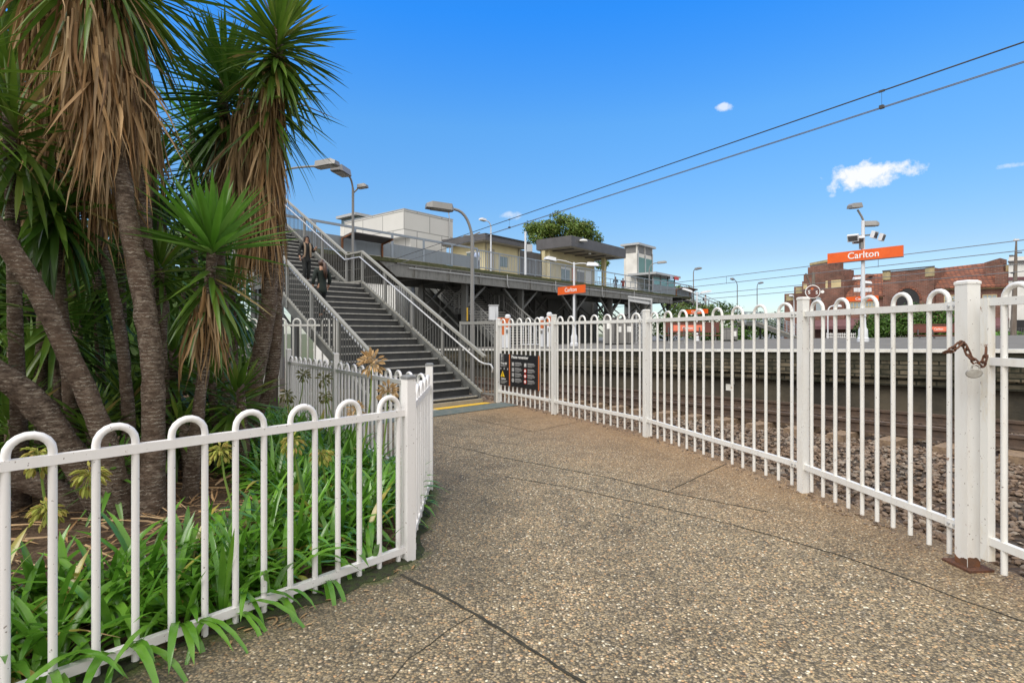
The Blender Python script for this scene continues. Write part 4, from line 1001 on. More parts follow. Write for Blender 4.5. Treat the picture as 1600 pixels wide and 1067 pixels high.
# ================================================================== platform
pa = math.atan(GR)
pf = thing('station_platform', 'asphalt station platform with a white edge line above a stained brick wall', 'platform', Wp(11.4, 5.28, 1.167), (0, -pa, rad(-55.2)))
def pl_(x, y, z): return world(pf, (x, y, z))
def pbox(mb, x0, x1, y0, y1, z0, z1):
    return mb.add([pl_(x, y, z) for z in (z0, z1) for y in (y0, y1) for x in (x0, x1)], [(0, 2, 3, 1), (4, 5, 7, 6), (0, 1, 5, 4), (2, 6, 7, 3), (0, 4, 6, 2), (1, 3, 7, 5)])
XA, XB = -38, 40
mb = MB(); mb.add([pl_(XA, .42, .0), pl_(XB, .42, .0), pl_(XB, 32.4, .30), pl_(XA, 32.4, .30), pl_(XA, .42, -.5), pl_(XB, .42, -.5), pl_(XB, 32.4, -1.6), pl_(XA, 32.4, -1.6)],
                  [(0, 1, 2, 3), (4, 7, 6, 5), (0, 4, 5, 1), (1, 5, 6, 2), (2, 6, 7, 3), (3, 7, 4, 0)])
mb.obj('platform_surface', 'platform_asphalt', pf, smooth=False)
pbox(MB(), XA, XB, -.03, .42, -.052, .004).obj('white_edge', 'coping_white', pf, smooth=False)
pbox(MB(), XA, XB, .02, .418, -.20, -.053).obj('mossy_course', 'mossy_course', pf, smooth=False)
pbox(MB(), XA, XB, .035, .418, -.51, -.201).obj('brick_courses', 'platform_brick', pf, smooth=False)
pbox(MB(), XA, XB, .10, .418, -.66, -.511).obj('corbel_course', 'platform_brick', pf, smooth=False)
pbox(MB(), XA, XB, .22, .9, -1.9, -.661).obj('lower_wall', 'wall_lower', pf, smooth=False)
pr = MB()
for px, py0, py1, w in ((1145, 588, 600, .09), (1139, 600, 610, .14)):
    n_w = 11.62; d = n_w/((px-800)/FPX*ct+st); p0, p1 = PD(px, py0, d), PD(px, py1, d)
    pr.box((p0+p1)/2-V((ct, st, 0))*.012, (w, .012, abs(p0.z-p1.z)), (V((st, -ct, 0)), V((ct, st, 0)), UP))
pr.obj('painted_survey_mark', 'coping_white', pf, smooth=False)
NV, TV = V((ct, st, 0)), V((st, -ct, 0))            # across the tracks (away) and along them (towards the right)
# ------------------------------------------------------------------ overhead wires
def wirepts(px, py, n, s0, s1):
    d = n/((px-800)/FPX*ct+st); p = PD(px, py, d); n_, s_ = ns(p)
    k = p.z-zrail(s_)
    return lambda s: Wp(n, s, k+zrail(s))
f1, f2 = wirepts(1600, 66, 9.77, 0, 0), wirepts(1600, 97, 9.77, 0, 0)
g = thing('overhead_wire', 'twin contact wires and messenger wire crossing the sky above the near track', 'overhead wires', f1(5))
MB().tube([f1(-9), f1(24.3)], .011, 6).obj('messenger_wire', 'wire_black', g)
MB().tube([f2(-9)+NV*.022, f2(24.3)+NV*.022], .0065, 6).obj('contact_wire', 'wire_grey', g)
MB().tube([f2(-9)-NV*.022, f2(24.3)-NV*.022], .0065, 6).obj('contact_wire', 'wire_grey', g)
for s in (3.75, 14.2):
    mb = MB().tube([f1(s)-UP*.01, f2(s)+UP*.03], .0025, 5); mb.bar(f2(s)+TV*-.03+UP*.012, f2(s)+TV*.03+UP*.012, .06, .05); mb.bar(f1(s)-TV*.04, f1(s)+TV*.04, .03, .03)
    mb.obj('dropper', 'wire_black', g)
for (ya, yb), n, lab in (((375, 391), 36.0, 'upper pair of far overhead wires passing behind the tall orange sign'), ((412, 424), 40.0, 'lower pair of far overhead wires in front of the brick building')):
    fa, fb_ = wirepts(1600, ya, n, 0, 0), wirepts(1600, yb, n, 0, 0)
    g = thing('overhead_wire', lab, 'overhead wires', fa(10))
    for f, nm in ((fa, 'messenger_wire'), (fb_, 'contact_wire')):
        MB().tube([f(-16), f(24), f(40)], .022, 5).obj(nm, 'wire_grey', g)
    for s in (3, 14, 24):
        MB().tube([fa(s), fb_(s)-UP*.05], .012, 5).obj('dropper', 'wire_black', g)
# ------------------------------------------------------------------ footbridge
ZD = 5.1
fbg = thing('footbridge', 'long grey steel footbridge on columns crossing above the railway', 'footbridge', Bp(10, 2, ZD))
def bbox(mb, u0, u1, v0, v1, z0, z1):
    return mb.add([Bp(u, v, z) for z in (z0, z1) for v in (v0, v1) for u in (u0, u1)], [(0, 1, 3, 2), (4, 6, 7, 5), (0, 4, 5, 1), (2, 3, 7, 6), (0, 2, 6, 4), (1, 5, 7, 3)])
mb = bbox(MB(), -13, 32.6, .05, 4.6, 4.95, 5.09); bbox(mb, 2.6, 20.6, 4.605, 8.2, 4.95, 5.09); mb.obj('deck', 'platform_asphalt', fbg, smooth=False)
bbox(MB(), -13, 32.6, -.06, .045, 4.93, 5.12).obj('mossy_deck_edge', 'moss_concrete', fbg, smooth=False)
mb = MB()
for u0, u1 in ((-5.2, 5.5), (5.53, 16.2), (16.23, 27.9)): bbox(mb, u0, u1, .02, .06, 4.28, 4.925); bbox(mb, u0, u1, -.06, .10, 4.25, 4.279); bbox(mb, u0, u1, -.06, .018, 4.88, 4.928)
mb.prism([Bp(-5.21, .02, 4.92), Bp(-5.21, .02, 4.28), Bp(-6.2, .02, 4.92)], BV*.04)
mb.obj('side_girder', 'bridge_girder', fbg, smooth=False)
mb = MB()
for k in range(14): u = -4+2.4*k; bbox(mb, u-.05, u+.05, -.04, .019, 4.29, 4.87)
mb.obj('girder_stiffeners', 'bridge_girder', fbg, smooth=False)
bbox(MB(), -13, 33, 4.5, 4.6, 4.3, 4.945).obj('far_girder', 'bridge_steel', fbg, smooth=False)
mb = MB()
for k in range(18): u = -12+2.5*k; bbox(mb, u-.1, u+.1, .11, 4.49, 4.5, 4.94)
mb.obj('cross_beams', 'bridge_steel', fbg, smooth=False)
# solid parapet panel with pipe rail over the near track
bbox(MB(), -13, .52, -.04, .0, 5.14, 5.80).obj('parapet_panel', 'bridge_panel', fbg, smooth=False)
mb = MB(); mb.bar(Bp(-13, -.02, 6.28), Bp(.56, -.02, 6.28), .09, .10); mb.obj('pipe_rail', 'bridge_rail', fbg)
for u in (-11.5, -9.6, -7.6, -5.5, -3.5, -1.5, .5): bbox(MB(), u-.06, u+.06, -.08, -.042, 5.14, 6.235).obj('parapet_post', 'bridge_rail', fbg, smooth=False)
bbox(MB(), 23.5, 32.6, -.04, .0, 5.14, 5.86).obj('parapet_panel', 'bridge_panel', fbg, smooth=False)
mb = MB(); mb.bar(Bp(23.5, -.02, 6.28), Bp(32.6, -.02, 6.28), .07, .08); mb.obj('pipe_rail', 'bridge_rail', fbg)
for k in range(7): u = 23.6+1.5*k; bbox(MB(), u-.04, u+.04, -.08, -.042, 5.14, 6.24).obj('parapet_post', 'bridge_rail', fbg, smooth=False)
mb = MB(); mb.bar(Bp(.6, -.02, 6.22), Bp(23.45, -.02, 6.22), .06, .06); mb.bar(Bp(.6, -.02, 5.24), Bp(23.45, -.02, 5.24), .05, .05); mb.obj('balustrade_rail', 'bridge_rail', fbg)
mb = MB()
for k in range(88): u = .75+.15*k; mb.bar(Bp(u, -.02, 5.265), Bp(u, -.02, 6.19), .022, .022, up=BU)
mb.obj('baluster_panel', 'bridge_rail', fbg)
for k in range(14): u = .7+1.75*k; bbox(MB(), u-.03, u+.03, -.075, -.052, 5.13, 6.25).obj('balustrade_post', 'bridge_rail', fbg, smooth=False)
mb = MB(); mb.bar(Bp(14, .02, 5.75), Bp(23.45, .02, 5.75), .04, .04)
for k in range(11): u = 14.2+.85*k; mb.bar(Bp(u, .02, 5.27), Bp(u, .02, 5.729), .03, .03, up=BU)
mb.obj('inner_handrail', 'bridge_rail', fbg)
mb = MB(); mb.bar(Bp(20.8, 4.5, 6.2), Bp(32.6, 4.5, 6.2), .05, .05)
for k in range(40): u = 20.9+.3*k; mb.bar(Bp(u, 4.5, 5.1), Bp(u, 4.5, 6.174), .025, .025, up=BU)
mb.obj('far_balustrade', 'bridge_rail', fbg)
mb = MB(); mb.tube([Bp(-4.5, -.10, 4.72), Bp(27.5, -.10, 4.72)], .028, 6)
mb.obj('conduit', 'galvanised', fbg)
for u in (3.1, 8.2, 14.4, 19.7): MB().tube([Bp(u, -.11, 5.0), Bp(u, -.11, 4.45), Bp(u+.15, -.11, 4.22)], .03, 6).obj('drain_pipe', 'galvanised', fbg)
# protective screens where wires pass below
for u0, u1, nm in ((-8.3, -6.1, 0), (28.5, 32, 1)):
    mb = MB().add([Bp(u0, -.09, 5.72), Bp(u1, -.09, 5.72), Bp(u1, -.9, 5.86), Bp(u0, -.9, 5.86), Bp(u0, -.09, 5.76), Bp(u1, -.09, 5.76), Bp(u1, -.9, 5.90), Bp(u0, -.9, 5.90)], [(0, 1, 2, 3), (4, 7, 6, 5), (0, 4, 5, 1), (1, 5, 6, 2), (2, 6, 7, 3), (3, 7, 4, 0)])
    so_ = mb.obj('wire_screen', 'dark_fascia' if nm == 0 else 'rusty_steel', fbg, smooth=False); fr = MB()
    for u in (u0+.02, u1-.02): fr.bar(Bp(u, -.10, 5.10), Bp(u, -.10, 5.72), .07, .07, up=BU); fr.bar(Bp(u, -.12, 5.69), Bp(u, -.9, 5.83), .06, .06)
    fr.obj('screen_frame', 'rusty_steel', so_)
# columns and bracing
cols = [(-10.2, 0), (0.0, 1), (5.1, 1), (11.3, 1), (16.6, 1), (22.4, 1), (28, 1)]
for u, k in cols:
    for v in (.45, 4.1):
        b = Bp(u, v, -.7); mb = MB(); mb.box(b+UP*2.6, (.07, .34, 9.9-4.86), (BU, BV, UP))
        for e in (-1, 1): mb.box(b+UP*2.6+BU*(.06*e), (.05, .40, 9.9-4.86), (BU, BV, UP))
        c = mb.obj('column', 'bridge_steel', fbg, smooth=False)
        if u == 0.0 and v < 1: MB().box(Bp(u-.0, v-.208, 2.55), (.10, .012, .75), (BU, BV, UP)).obj('yellow_marker', 'safety_yellow', c)
    for v, e in ((.45, 1), (4.1, 1)):
        MB().bar(Bp(u+.12, v, 3.0), Bp(u+1.7, v, 4.24), .12, .12).obj('knee_brace', 'bridge_steel', fbg)
        if u > 0: MB().bar(Bp(u-.12, v, 3.0), Bp(u-1.7, v, 4.24), .12, .12).obj('knee_brace', 'bridge_steel', fbg)
    MB().bar(Bp(u, .65, 1.7), Bp(u, 3.9, 4.1), .08, .08).obj('cross_brace', 'bridge_steel', fbg)
    MB().bar(Bp(u+.1, .65, 4.1), Bp(u+.1, 3.9, 1.7), .08, .08).obj('cross_brace', 'bridge_steel', fbg)
for (ua, _), (ub, _) in zip(cols[1:-1], cols[2:]):
    MB().bar(Bp(ua+.2, 4.3, 1.4), Bp(ub-.2, 4.3, 3.9), .08, .08).obj('cross_brace', 'bridge_steel', fbg)
    MB().bar(Bp(ua+.2, 4.2, 3.9), Bp(ub-.2, 4.2, 1.4), .08, .08).obj('cross_brace', 'bridge_steel', fbg)
# ------------------------------------------------------------------ stairs seen below and beyond the bridge
def flight(root, o, a, c, w, segs, railmat, stepmat='step_dark', flip=1, bal=.16, soffit='stringer'):
    # segs: (run, rise, steps) from the top down; o top-near corner, a horizontal direction down, c across (away)
    p = V(o)
    for run, drop, k in segs:
        for i in range(k):
            q = p+a*(run*i/k)-UP*(drop*(i+1)/k if k > 1 else 0)
            mb = MB().prism([q, q+a*(run/k+.02), q+a*(run/k+.02)+c*w, q+c*w], (0, 0, -.05))
            if k > 1: mb.prism([q+a*.0+UP*(drop/k-.051), q+a*.012+UP*(drop/k-.051), q+a*.012+c*w+UP*(drop/k-.051), q+c*w+UP*(drop/k-.051)], (0, 0, -(drop/k-.052)))
            ob = mb.obj('step' if k > 1 else 'landing', stepmat, root, smooth=False)
            if k > 1: MB().prism([q+a*(run/k-.03)+UP*.003, q+a*(run/k+.028)+UP*.003, q+a*(run/k+.028)+c*w+UP*.003, q+a*(run/k-.03)+c*w+UP*.003], (0, 0, -.05)).obj('nosing', 'nosing', ob, smooth=False)
        e = p+a*run-UP*drop
        for off in (-.04, w+.04):
            P0, P1 = p+c*off, e+c*off
            MB().prism([P0+UP*.02, P1+UP*.02, P1-UP*.32, P0-UP*.32], c*(.03 if off > 0 else -.03)).obj('stringer', soffit, root, smooth=False)
            MB().bar(P0+UP*1.0, P1+UP*1.0, .06, .06).obj('top_rail', railmat, root); MB().bar(P0+UP*.15, P1+UP*.15, .04, .04).obj('bottom_rail', railmat, root)
            MB().bar(P0+UP*.62, P1+UP*.62, .035, .035).obj('handrail', railmat, root)
            mb = MB(); n_ = max(2, int(run/bal))
            for i in range(n_+1):
                x = P0.lerp(P1, (i+.5)/(n_+1)); mb.bar(x+UP*.172, x+UP*.968, .018, .018, up=a)
            mb.obj('baluster_panel', railmat, root)
            for t in (0, .5, 1):
                x = P0.lerp(P1, min(.99, max(.01, t))); MB().bar(x-UP*.2, x+UP*1.03, .07, .07, up=a).obj('post', railmat, root)
        p = e
    return p
fs0 = Bp(32.62, 1.0, ZD); fsa = V((.772, -.636, 0))
g = thing('far_staircase', 'distant rust edged staircase descending from the far end of the footbridge', 'staircase', fs0)
flight(g, fs0, fsa, BU, 2.6, ((5.5, 2.6, 16), (1.7, 0, 1), (4.3, 1.75, 11)), 'bridge_rail', 'pale_concrete', bal=.3, soffit='stringer')
for t in (5.7, 7.0):
    for w in (.2, 2.4): MB().bar(fs0+fsa*t+BU*w-UP*6, fs0+fsa*t+BU*w-UP*2.66, .14, .14, up=fsa).obj('support_column', 'bridge_steel', g)
ps0 = V((-5.6, 36.6, 4.93)); psa = V((.62, -.785, 0)).normalized(); psc = V((.785, .62, 0)).normalized()
g = thing('platform_staircase', 'shaded grey staircase under the footbridge rising from the platform', 'staircase', ps0)
flight(g, ps0, psa, psc, 3.0, ((3.3, 1.95, 13), (1.0, 0, 1), (3.7, 2.15, 14)), 'grey_paint', 'step_dark', bal=.2)
# ------------------------------------------------------------------ buildings on and behind the bridge
def frame_thing(name, label, cat, o, xdir, group=None):
    return thing(name, label, cat, o, (0, 0, math.atan2(xdir[1], xdir[0])), group)
def lbox(root, mb, x0, x1, y0, y1, z0, z1):
    return mb.add([world(root, (x, y, z)) for z in (z0, z1) for y in (y0, y1) for x in (x0, x1)], [(0, 2, 3, 1), (4, 5, 7, 6), (0, 1, 5, 4), (2, 6, 7, 3), (0, 4, 6, 2), (1, 3, 7, 5)])
def LB(root, *b): return lbox(root, MB(), *b)
g = frame_thing('shade_backing_wall', 'added dark backing wall standing in for the shade beneath the footbridge buildings', 'wall', Bp(3, 6.2, 0), BU)
LB(g, -1.5, 21.5, 0, .3, -1.2, 4.94).obj('wall', 'bridge_steel', g, smooth=False)  # invented dark wall, added so the space under the deck reads as shade
for k in range(9): LB(g, .4+2.5*k, .7+2.5*k, -.15, -.001, -1.2, 4.94).obj('pilaster', 'bridge_steel', g, smooth=False)
LB(g, 2.2, 3.3, -.05, -.002, .4, 2.9).obj('door', 'dark_void', g, smooth=False)
# white clad building
g = frame_thing('clad_building', 'white panel clad building with a jutting upper storey behind the footbridge', 'building', V((-7.55, 38, 0)), BU)
LB(g, 0, 4.75, 0, 7.2, 8.25, 10.13).obj('upper_storey', 'cladding', g, smooth=False)
LB(g, .62, 4.1, .02, 7.1, 4.6, 8.249).obj('lower_storey', 'cladding', g, smooth=False); LB(g, .7, 4.0, .1, 7.0, -1.5, 4.599).obj('base_storey', 'bridge_steel', g, smooth=False)
LB(g, -.03, 4.78, -.03, 7.23, 10.131, 10.19).obj('roof_trim', 'galvanised', g, smooth=False)
MB().tube([world(g, (4.3, -.1, 7.0)), world(g, (4.3, -.1, 10.1)), world(g, (4.2, -.1, 10.6)), world(g, (3.9, -.1, 10.75))], .035, 6).obj('vent_pipe', 'galvanised', g)
g = frame_thing('lift_tower', 'small grey roofed lift tower half hidden behind the white clad building', 'lift tower', PD(556, 520, 52)*1, BU)
o = ROOT[g]; 
LB(g, 0, 3.2, 0, 2.6, -3, 10.6).obj('shaft', 'render_white', g, smooth=False); LB(g, .15, 3.0, -.03, 2.65, 10.601, 11.6-.4).obj('glazing', 'dark_glass', g, smooth=False)
LB(g, -.3, 3.5, -.3, 2.9, 11.201, 11.45).obj('roof', 'galvanised', g, smooth=False)
# yellow station building
g = frame_thing('ticket_building', 'yellow walled station building with a flat dark roof on the footbridge', 'building', V((-1.78, 36, ZD-.005)), BU)
LB(g, .35, 4.1, .35, 3.4, 0, 2.45).obj('wall', 'yellow_wall', g, smooth=False)
LB(g, -.25, 4.4, -.25, 3.8, 2.451, 2.50).obj('soffit_board', 'soffit', g, smooth=False)
LB(g, -.3, 4.45, -.3, 3.85, 2.501, 2.93).obj('roof', 'dark_fascia', g, smooth=False)
wf = LB(g, .31, .349, 1.0, 2.0, .8, 1.9).obj('window', 'dark_glass', g, smooth=False); LB(g, .30, .325, .95, 2.05, 1.901, 1.97).obj('window_frame', 'lettering_white', wf, smooth=False)
LB(g, .72, 1.3, .31, .349, .15, 2.1).obj('door', 'soffit', g, smooth=False)
MB().tube([world(g, (.42, .27, .05)), world(g, (.42, .27, 2.44))], .04, 6).obj('downpipe', 'soffit', g); MB().tube([world(g, (3.9, .29, .05)), world(g, (3.9, .29, 2.44))], .04, 6).obj('downpipe', 'soffit', g)
LB(g, 1.9, 2.7, .32, .349, 1.0, 1.7).obj('window', 'dark_glass', g, smooth=False)
LB(g, -.32, 4.47, -.34, -.301, 2.80, 2.90).obj('gutter', 'dark_void', g, smooth=False)
# canopy building
g = frame_thing('station_canopy', 'ticket office under a broad flat dark canopy on the footbridge', 'building', V((4.46, 40.8, ZD-.005)), BU)
LB(g, 0, 8.6, 0, 3.3, 2.92, 3.72).obj('canopy_fascia', 'dark_fascia', g, smooth=False)
LB(g, .06, 8.54, .06, 3.24, 2.87, 2.919).obj('canopy_soffit', 'soffit', g, smooth=False)
for k in range(5): LB(g, .8+1.6*k, 1.0+1.6*k, .4, 2.6, 2.80, 2.869).obj('soffit_beam', 'dark_fascia', g, smooth=False)
LB(g, .4, 7.2, 2.3, 3.2, 0, 2.869).obj('wall', 'yellow_wall', g, smooth=False)
LB(g, -3.6, .36, 2.9, 3.2, 0, 2.6).obj('recess_wall', 'dark_fascia', g, smooth=False)
for x, y in ((-.0, 2.85), (6.9, 1.5)): LB(g, x+.1, x+.42, y-.3, y, 0, 2.868).obj('pillar', 'yellow_wall', g, smooth=False)
for x0, x1, m in ((2.0, 3.2, 'dark_glass'), (3.55, 4.1, 'orange_dull'), (4.3, 5.4, 'cabinet_grey'), (5.7, 6.5, 'lettering_white')):
    w_ = LB(g, x0, x1, 2.25, 2.299, .35, 1.75).obj('window' if m != 'orange_dull' else 'orange_notice', m, g, smooth=False)
    LB(g, x0-.05, x1+.05, 2.22, 2.249, 1.55, 1.72).obj('window_shutter_head', 'lettering_white', w_, smooth=False) if m in ('dark_glass', 'cabinet_grey') else None
MB().lathe(world(g, (1.4, -.16, 3.50)), [(.05, -.12), (.34, -.07), (.30, .04), (.05, .10)], 12).obj('dome_lamp', 'lettering_white', g)
MB().lathe(world(g, (3.6, .6, 2.74)), [(.10, 0), (.12, .05), (.08, .12)], 10).obj('round_light', 'lettering_white', g)
# lift tower at right
g = frame_thing('lift_tower', 'pale lift tower with teal glazing rising beyond the footbridge', 'lift tower', V((12.2, 53, 0)), BU)
LB(g, 0, 3.3, 0, 1.4, -2, 9.3).obj('shaft', 'render_white', g, smooth=False)
LB(g, .1, 3.2, -.06, -.001, 6.9, 8.9).obj('glazing', 'teal_glass', g, smooth=False); LB(g, 1.55, 1.7, -.10, -.061, 6.8, 9.2).obj('mullion', 'galvanised', g, smooth=False)
for x in (.06, 3.24): LB(g, x-.08, x+.08, -.10, -.061, 4.5, 9.5).obj('mullion', 'galvanised', g, smooth=False)
LB(g, .02, 3.28, -.02, 1.38, 9.301, 10.05).obj('louvre_band', 'cabinet_grey', g, smooth=False)
for x in (-.02, 1.55, 3.22): LB(g, x, x+.1, -.05, -.021, 9.25, 10.05).obj('band_frame', 'render_white', g, smooth=False)
for y in (.0, 1.3): LB(g, -.06, -.001, y, y+.1, 4.6, 10.05).obj('corner_frame', 'render_white', g, smooth=False)
LB(g, -.25, 3.6, -.3, 1.7, 10.051, 10.25).obj('roof', 'galvanised', g, smooth=False)
# glass shelter
g = frame_thing('glass_shelter', 'flat roofed glass shelter on the far part of the footbridge', 'shelter', Bp(26.2, 1.3, ZD-.005), BU)
LB(g, -.3, 5.6, -.5, 2.4, 1.95, 2.15).obj('roof', 'galvanised', g, smooth=False)
for x in (.1, 1.8, 3.5, 5.2): LB(g, x-.05, x+.05, -.05, .05, 0, 1.949).obj('post', 'cabinet_grey', g, smooth=False)
for x in (.15, 1.85, 3.55): LB(g, x+.02, x+1.58, -.01, .01, .45, 1.75).obj('glass_pane', 'teal_glass', g, smooth=False)
LB(g, 3.0, 3.5, -.54, -.501, 1.70, 2.05).obj('blue_sign', 'cloth_blue_shirt', g, smooth=False); LB(g, 4.0, 5.0, -.54, -.501, 1.72, 2.03).obj('red_sign', 'sign_red', g, smooth=False)
# white hoarding building beyond the landing
g = frame_thing('white_shed', 'white walled low building with a red sign beyond the stair landing', 'building', V((-12.4, 34, 0)), V((1, -.05, 0)))
LB(g, 0, 5.2, 0, 5, -.5, 4.75).obj('wall', 'lettering_white', g, smooth=False); LB(g, -.2, 5.3, -.2, 5.2, 4.751, 4.95).obj('roof', 'galvanised', g, smooth=False)
LB(g, 2.6, 3.3, -.05, -.001, 3.9, 4.4).obj('red_sign', 'sign_red', g, smooth=False)
for x in (.4, .9, 1.4): LB(g, x, x+.2, -.04, -.001, 3.6, 3.85).obj('wall_marking', 'dark_void', g, smooth=False)
# ------------------------------------------------------------------ brick building across the street
NB_ = 62.0
brk = thing('brick_building', 'red brick two storey shop building with tiled roof and stepped parapet', 'building', Wp(NB_, 37.0, 0), (0, 0, rad(-55.2)))
def F(px, py, n=NB_):
    r = (px-800)/FPX; d = n/(r*ct+st); p = PD(px, py, d); return MINV[brk] @ p
def fpoly(pts, y0, y1, name, mat, par=brk, n=NB_):
    P = [F(a, b, n) for a, b in pts]; mb = MB()
    mb.prism([world(brk, (p.x, y0, p.z)) for p in P], world(brk, (0, y1, 0))-world(brk, (0, y0, 0)))
    return mb.obj(name, mat, par, smooth=False)
GY = 531
fpoly([(1222, 540), (1222, 459), (1239, 458), (1239, 540)], .5, 6, 'wall', 'red_brick'); fpoly([(1225, 470), (1225, 461), (1237, 460), (1237, 469)], .46, .499, 'stone_panel', 'stone_yellow')
fpoly([(1239.2, 540), (1239.2, 448), (1257, 446.5), (1257, 540)], .2, 6, 'wall', 'red_brick'); fpoly([(1242, 459), (1242, 449.5), (1253, 448.5), (1253, 458)], .16, .199, 'stone_panel', 'stone_yellow')
tw = fpoly([(1256, 540), (1256, 440), (1258.5, 440), (1258.5, 430), (1265, 429), (1265, 418.5), (1268.5, 418), (1268.5, 414), (1297.5, 408), (1297.5, 420), (1314, 419.5), (1314, 430), (1322, 430.5), (1322, 540)], -.4, 3.0, 'tower', 'red_brick')
fpoly([(1268.2, 415.5), (1268.2, 411.8), (1297.8, 405.8), (1297.8, 409.8)], -.46, -.401, 'stone_coping', 'stone_yellow', tw)
fpoly([(1302, 450), (1302, 438.5), (1317, 437.5), (1317, 449.5)], -.45, -.401, 'stone_panel', 'cream_wall', tw); fpoly([(1293, 451), (1293, 439.5), (1296.5, 439), (1296.5, 450.5)], -.45, -.401, 'narrow_window', 'cream_wall', tw)
fpoly([(1258.5, 452), (1258.5, 444), (1264, 444), (1264, 452)], -.45, -.401, 'narrow_window', 'cream_wall', tw)
aw_ = fpoly([(1278, 489), (1278, 470)]+[(1282+4.2*math.cos(t), 469-4.5*math.sin(t)) for t in (math.pi-.3-i*.36 for i in range(8))]+[(1286.5, 489)], -.45, -.401, 'arched_window', 'sky_glass', tw)
fpoly([(1322.2, 540), (1322.2, 462), (1382, 459.5), (1382, 540)], 0, 4, 'wall', 'red_brick')
fpoly([(1382.2, 540), (1382.2, 426), (1462, 418.5), (1462, 540)], -.35, 3.2, 'centre_gable', 'red_brick')
fpoly([(1381.8, 438), (1381.8, 424.8), (1394, 423.7), (1394, 437.5)], -.42, -.351, 'stone_panel', 'stone_yellow'); fpoly([(1448, 433), (1448, 419.5), (1462.6, 417.8), (1462.6, 431.5)], -.42, -.351, 'stone_panel', 'stone_yellow')
fpoly([(1381.6, 425.2), (1381.6, 423.3), (1463, 415.8), (1463, 417.8)], -.48, -.352, 'parapet_coping', 'dark_fascia')
arch = [(1404, 480)]+[(1421.5+17.5*math.cos(t), 468-16.5*math.sin(t)) for t in (math.pi-i*math.pi/14 for i in range(15))]+[(1439, 480)]
fpoly(arch, -.40, -.353, 'arch_opening', 'dark_void')
ring = MB()
for i in range(16):
    t0, t1 = math.pi*i/16, math.pi*(i+1)/16; q = [F(1421.5+rr*math.cos(t), 468-rr*.95*math.sin(t)) for rr, t in ((17.6, t0), (21, t0), (21, t1), (17.6, t1))]
    ring.prism([world(brk, (p.x, -.43, p.z)) for p in q], world(brk, (0, -.352, 0))-world(brk, (0, -.43, 0)))
ring.obj('arch_ring', 'roof_tile', brk, smooth=False)
fpoly([(1462.2, 540), (1462.2, 449), (1576, 446), (1576, 540)], 0, 4, 'wall', 'red_brick')
def roofpoly(pts_e, pts_r, ne, nr_, name='roof'):
    E = [F(a, b, ne) for a, b in pts_e]; T = [F(a, b, nr_) for a, b in pts_r]; mb = MB()
    vs = [world(brk, p) for p in E]+[world(brk, p) for p in reversed(T)]
    k = len(vs); dn = V((0, 0, -.12)); mb.prism(vs, dn); return mb.obj(name, 'roof_tile', brk, smooth=False)
roofpoly([(1321, 464), (1383, 461.5)], [(1319, 431), (1382, 427)], NB_-.35, NB_+3.4)
ro = roofpoly([(1461, 449.5), (1577, 446)], [(1462, 420), (1556, 409)], NB_-.35, NB_+3.4)
fpoly([(1531, 432), (1531, 409), (1556, 401.5), (1556, 432)], 1.2, 3.2, 'chimney', 'red_brick', ro)
fpoly([(1555.5, 447), (1555.5, 412), (1568, 412), (1568, 424), (1576, 424), (1576, 447)], -.1, .5, 'end_parapet', 'red_brick')
fpoly([(1338, 430), (1338, 426), (1345, 426), (1345, 430)], 2.2, 3.0, 'chimney', 'red_brick')
fpoly([(1462.2, 453.5), (1462.2, 450), (1576, 446.5), (1576, 450.5)], -.12, -.002, 'frieze', 'cream_wall'); fpoly([(1322.4, 468), (1322.4, 464.6), (1381.8, 462), (1381.8, 465)], -.12, -.002, 'frieze', 'cream_wall')
def window(x0, y0, x1, y1, k=3):
    w = fpoly([(x0, y1), (x0, y0), (x1, y0-.4), (x1, y1-.4)], -.06, -.003, 'window', 'sky_glass')
    mb = MB()
    for i in range(k+1):
        x = x0+(x1-x0)*i/k; P = [F(x-.5, y1), F(x-.5, y0), F(x+.5, y0), F(x+.5, y1)]; mb.prism([world(brk, (p.x, -.10, p.z)) for p in P], world(brk, (0, -.061, 0))-world(brk, (0, -.10, 0)))
    for y in (y0, (y0+y1)/2, y1):
        P = [F(x0, y+.5), F(x0, y-.5), F(x1, y-.9), F(x1, y+.1)]; mb.prism([world(brk, (p.x, -.11, p.z)) for p in P], world(brk, (0, -.101, 0))-world(brk, (0, -.11, 0)))
    mb.obj('window_frame', 'cream_wall', w, smooth=False)
window(1329, 473, 1345, 488); window(1353, 472.5, 1368, 487); window(1476, 462, 1494, 477); window(1536, 461, 1558, 472)
P = [F(1300, 509), F(1380, 509), F(1380, 495), F(1300, 497)]
for x0, x1 in ((1262, 1381), (1463, 1578)):
    a, b, c_, d_ = F(x0, 498.5), F(x1, 496), F(x1, 509), F(x0, 510)
    mb = MB(); mb.add([world(brk, (a.x, -.02, a.z)), world(brk, (b.x, -.02, b.z)), world(brk, (c_.x, -2.2, c_.z-.0)), world(brk, (d_.x, -2.2, d_.z)), world(brk, (a.x, -.02, a.z-.15)), world(brk, (b.x, -.02, b.z-.15)), world(brk, (c_.x, -2.2, c_.z-.35)), world(brk, (d_.x, -2.2, d_.z-.35))],
                   [(0, 1, 2, 3), (7, 6, 5, 4), (0, 4, 5, 1), (1, 5, 6, 2), (2, 6, 7, 3), (3, 7, 4, 0)]); mb.obj('awning', 'awning_plum', brk, smooth=False)
for x0, x1, m in ((1296, 1303, 'cream_wall'), (1306, 1326, 'cream_wall'), (1330, 1345, 'dark_void'), (1346, 1352, 'cream_wall'), (1354, 1380, 'dark_void'), (1466, 1540, 'dark_void'), (1542, 1547, 'cream_wall'), (1549, 1556, 'dark_void'), (1557, 1575, 'cream_wall')):
    fpoly([(x0, 536), (x0, 510), (x1, 510), (x1, 536)], -.07, -.004, 'shopfront', m)
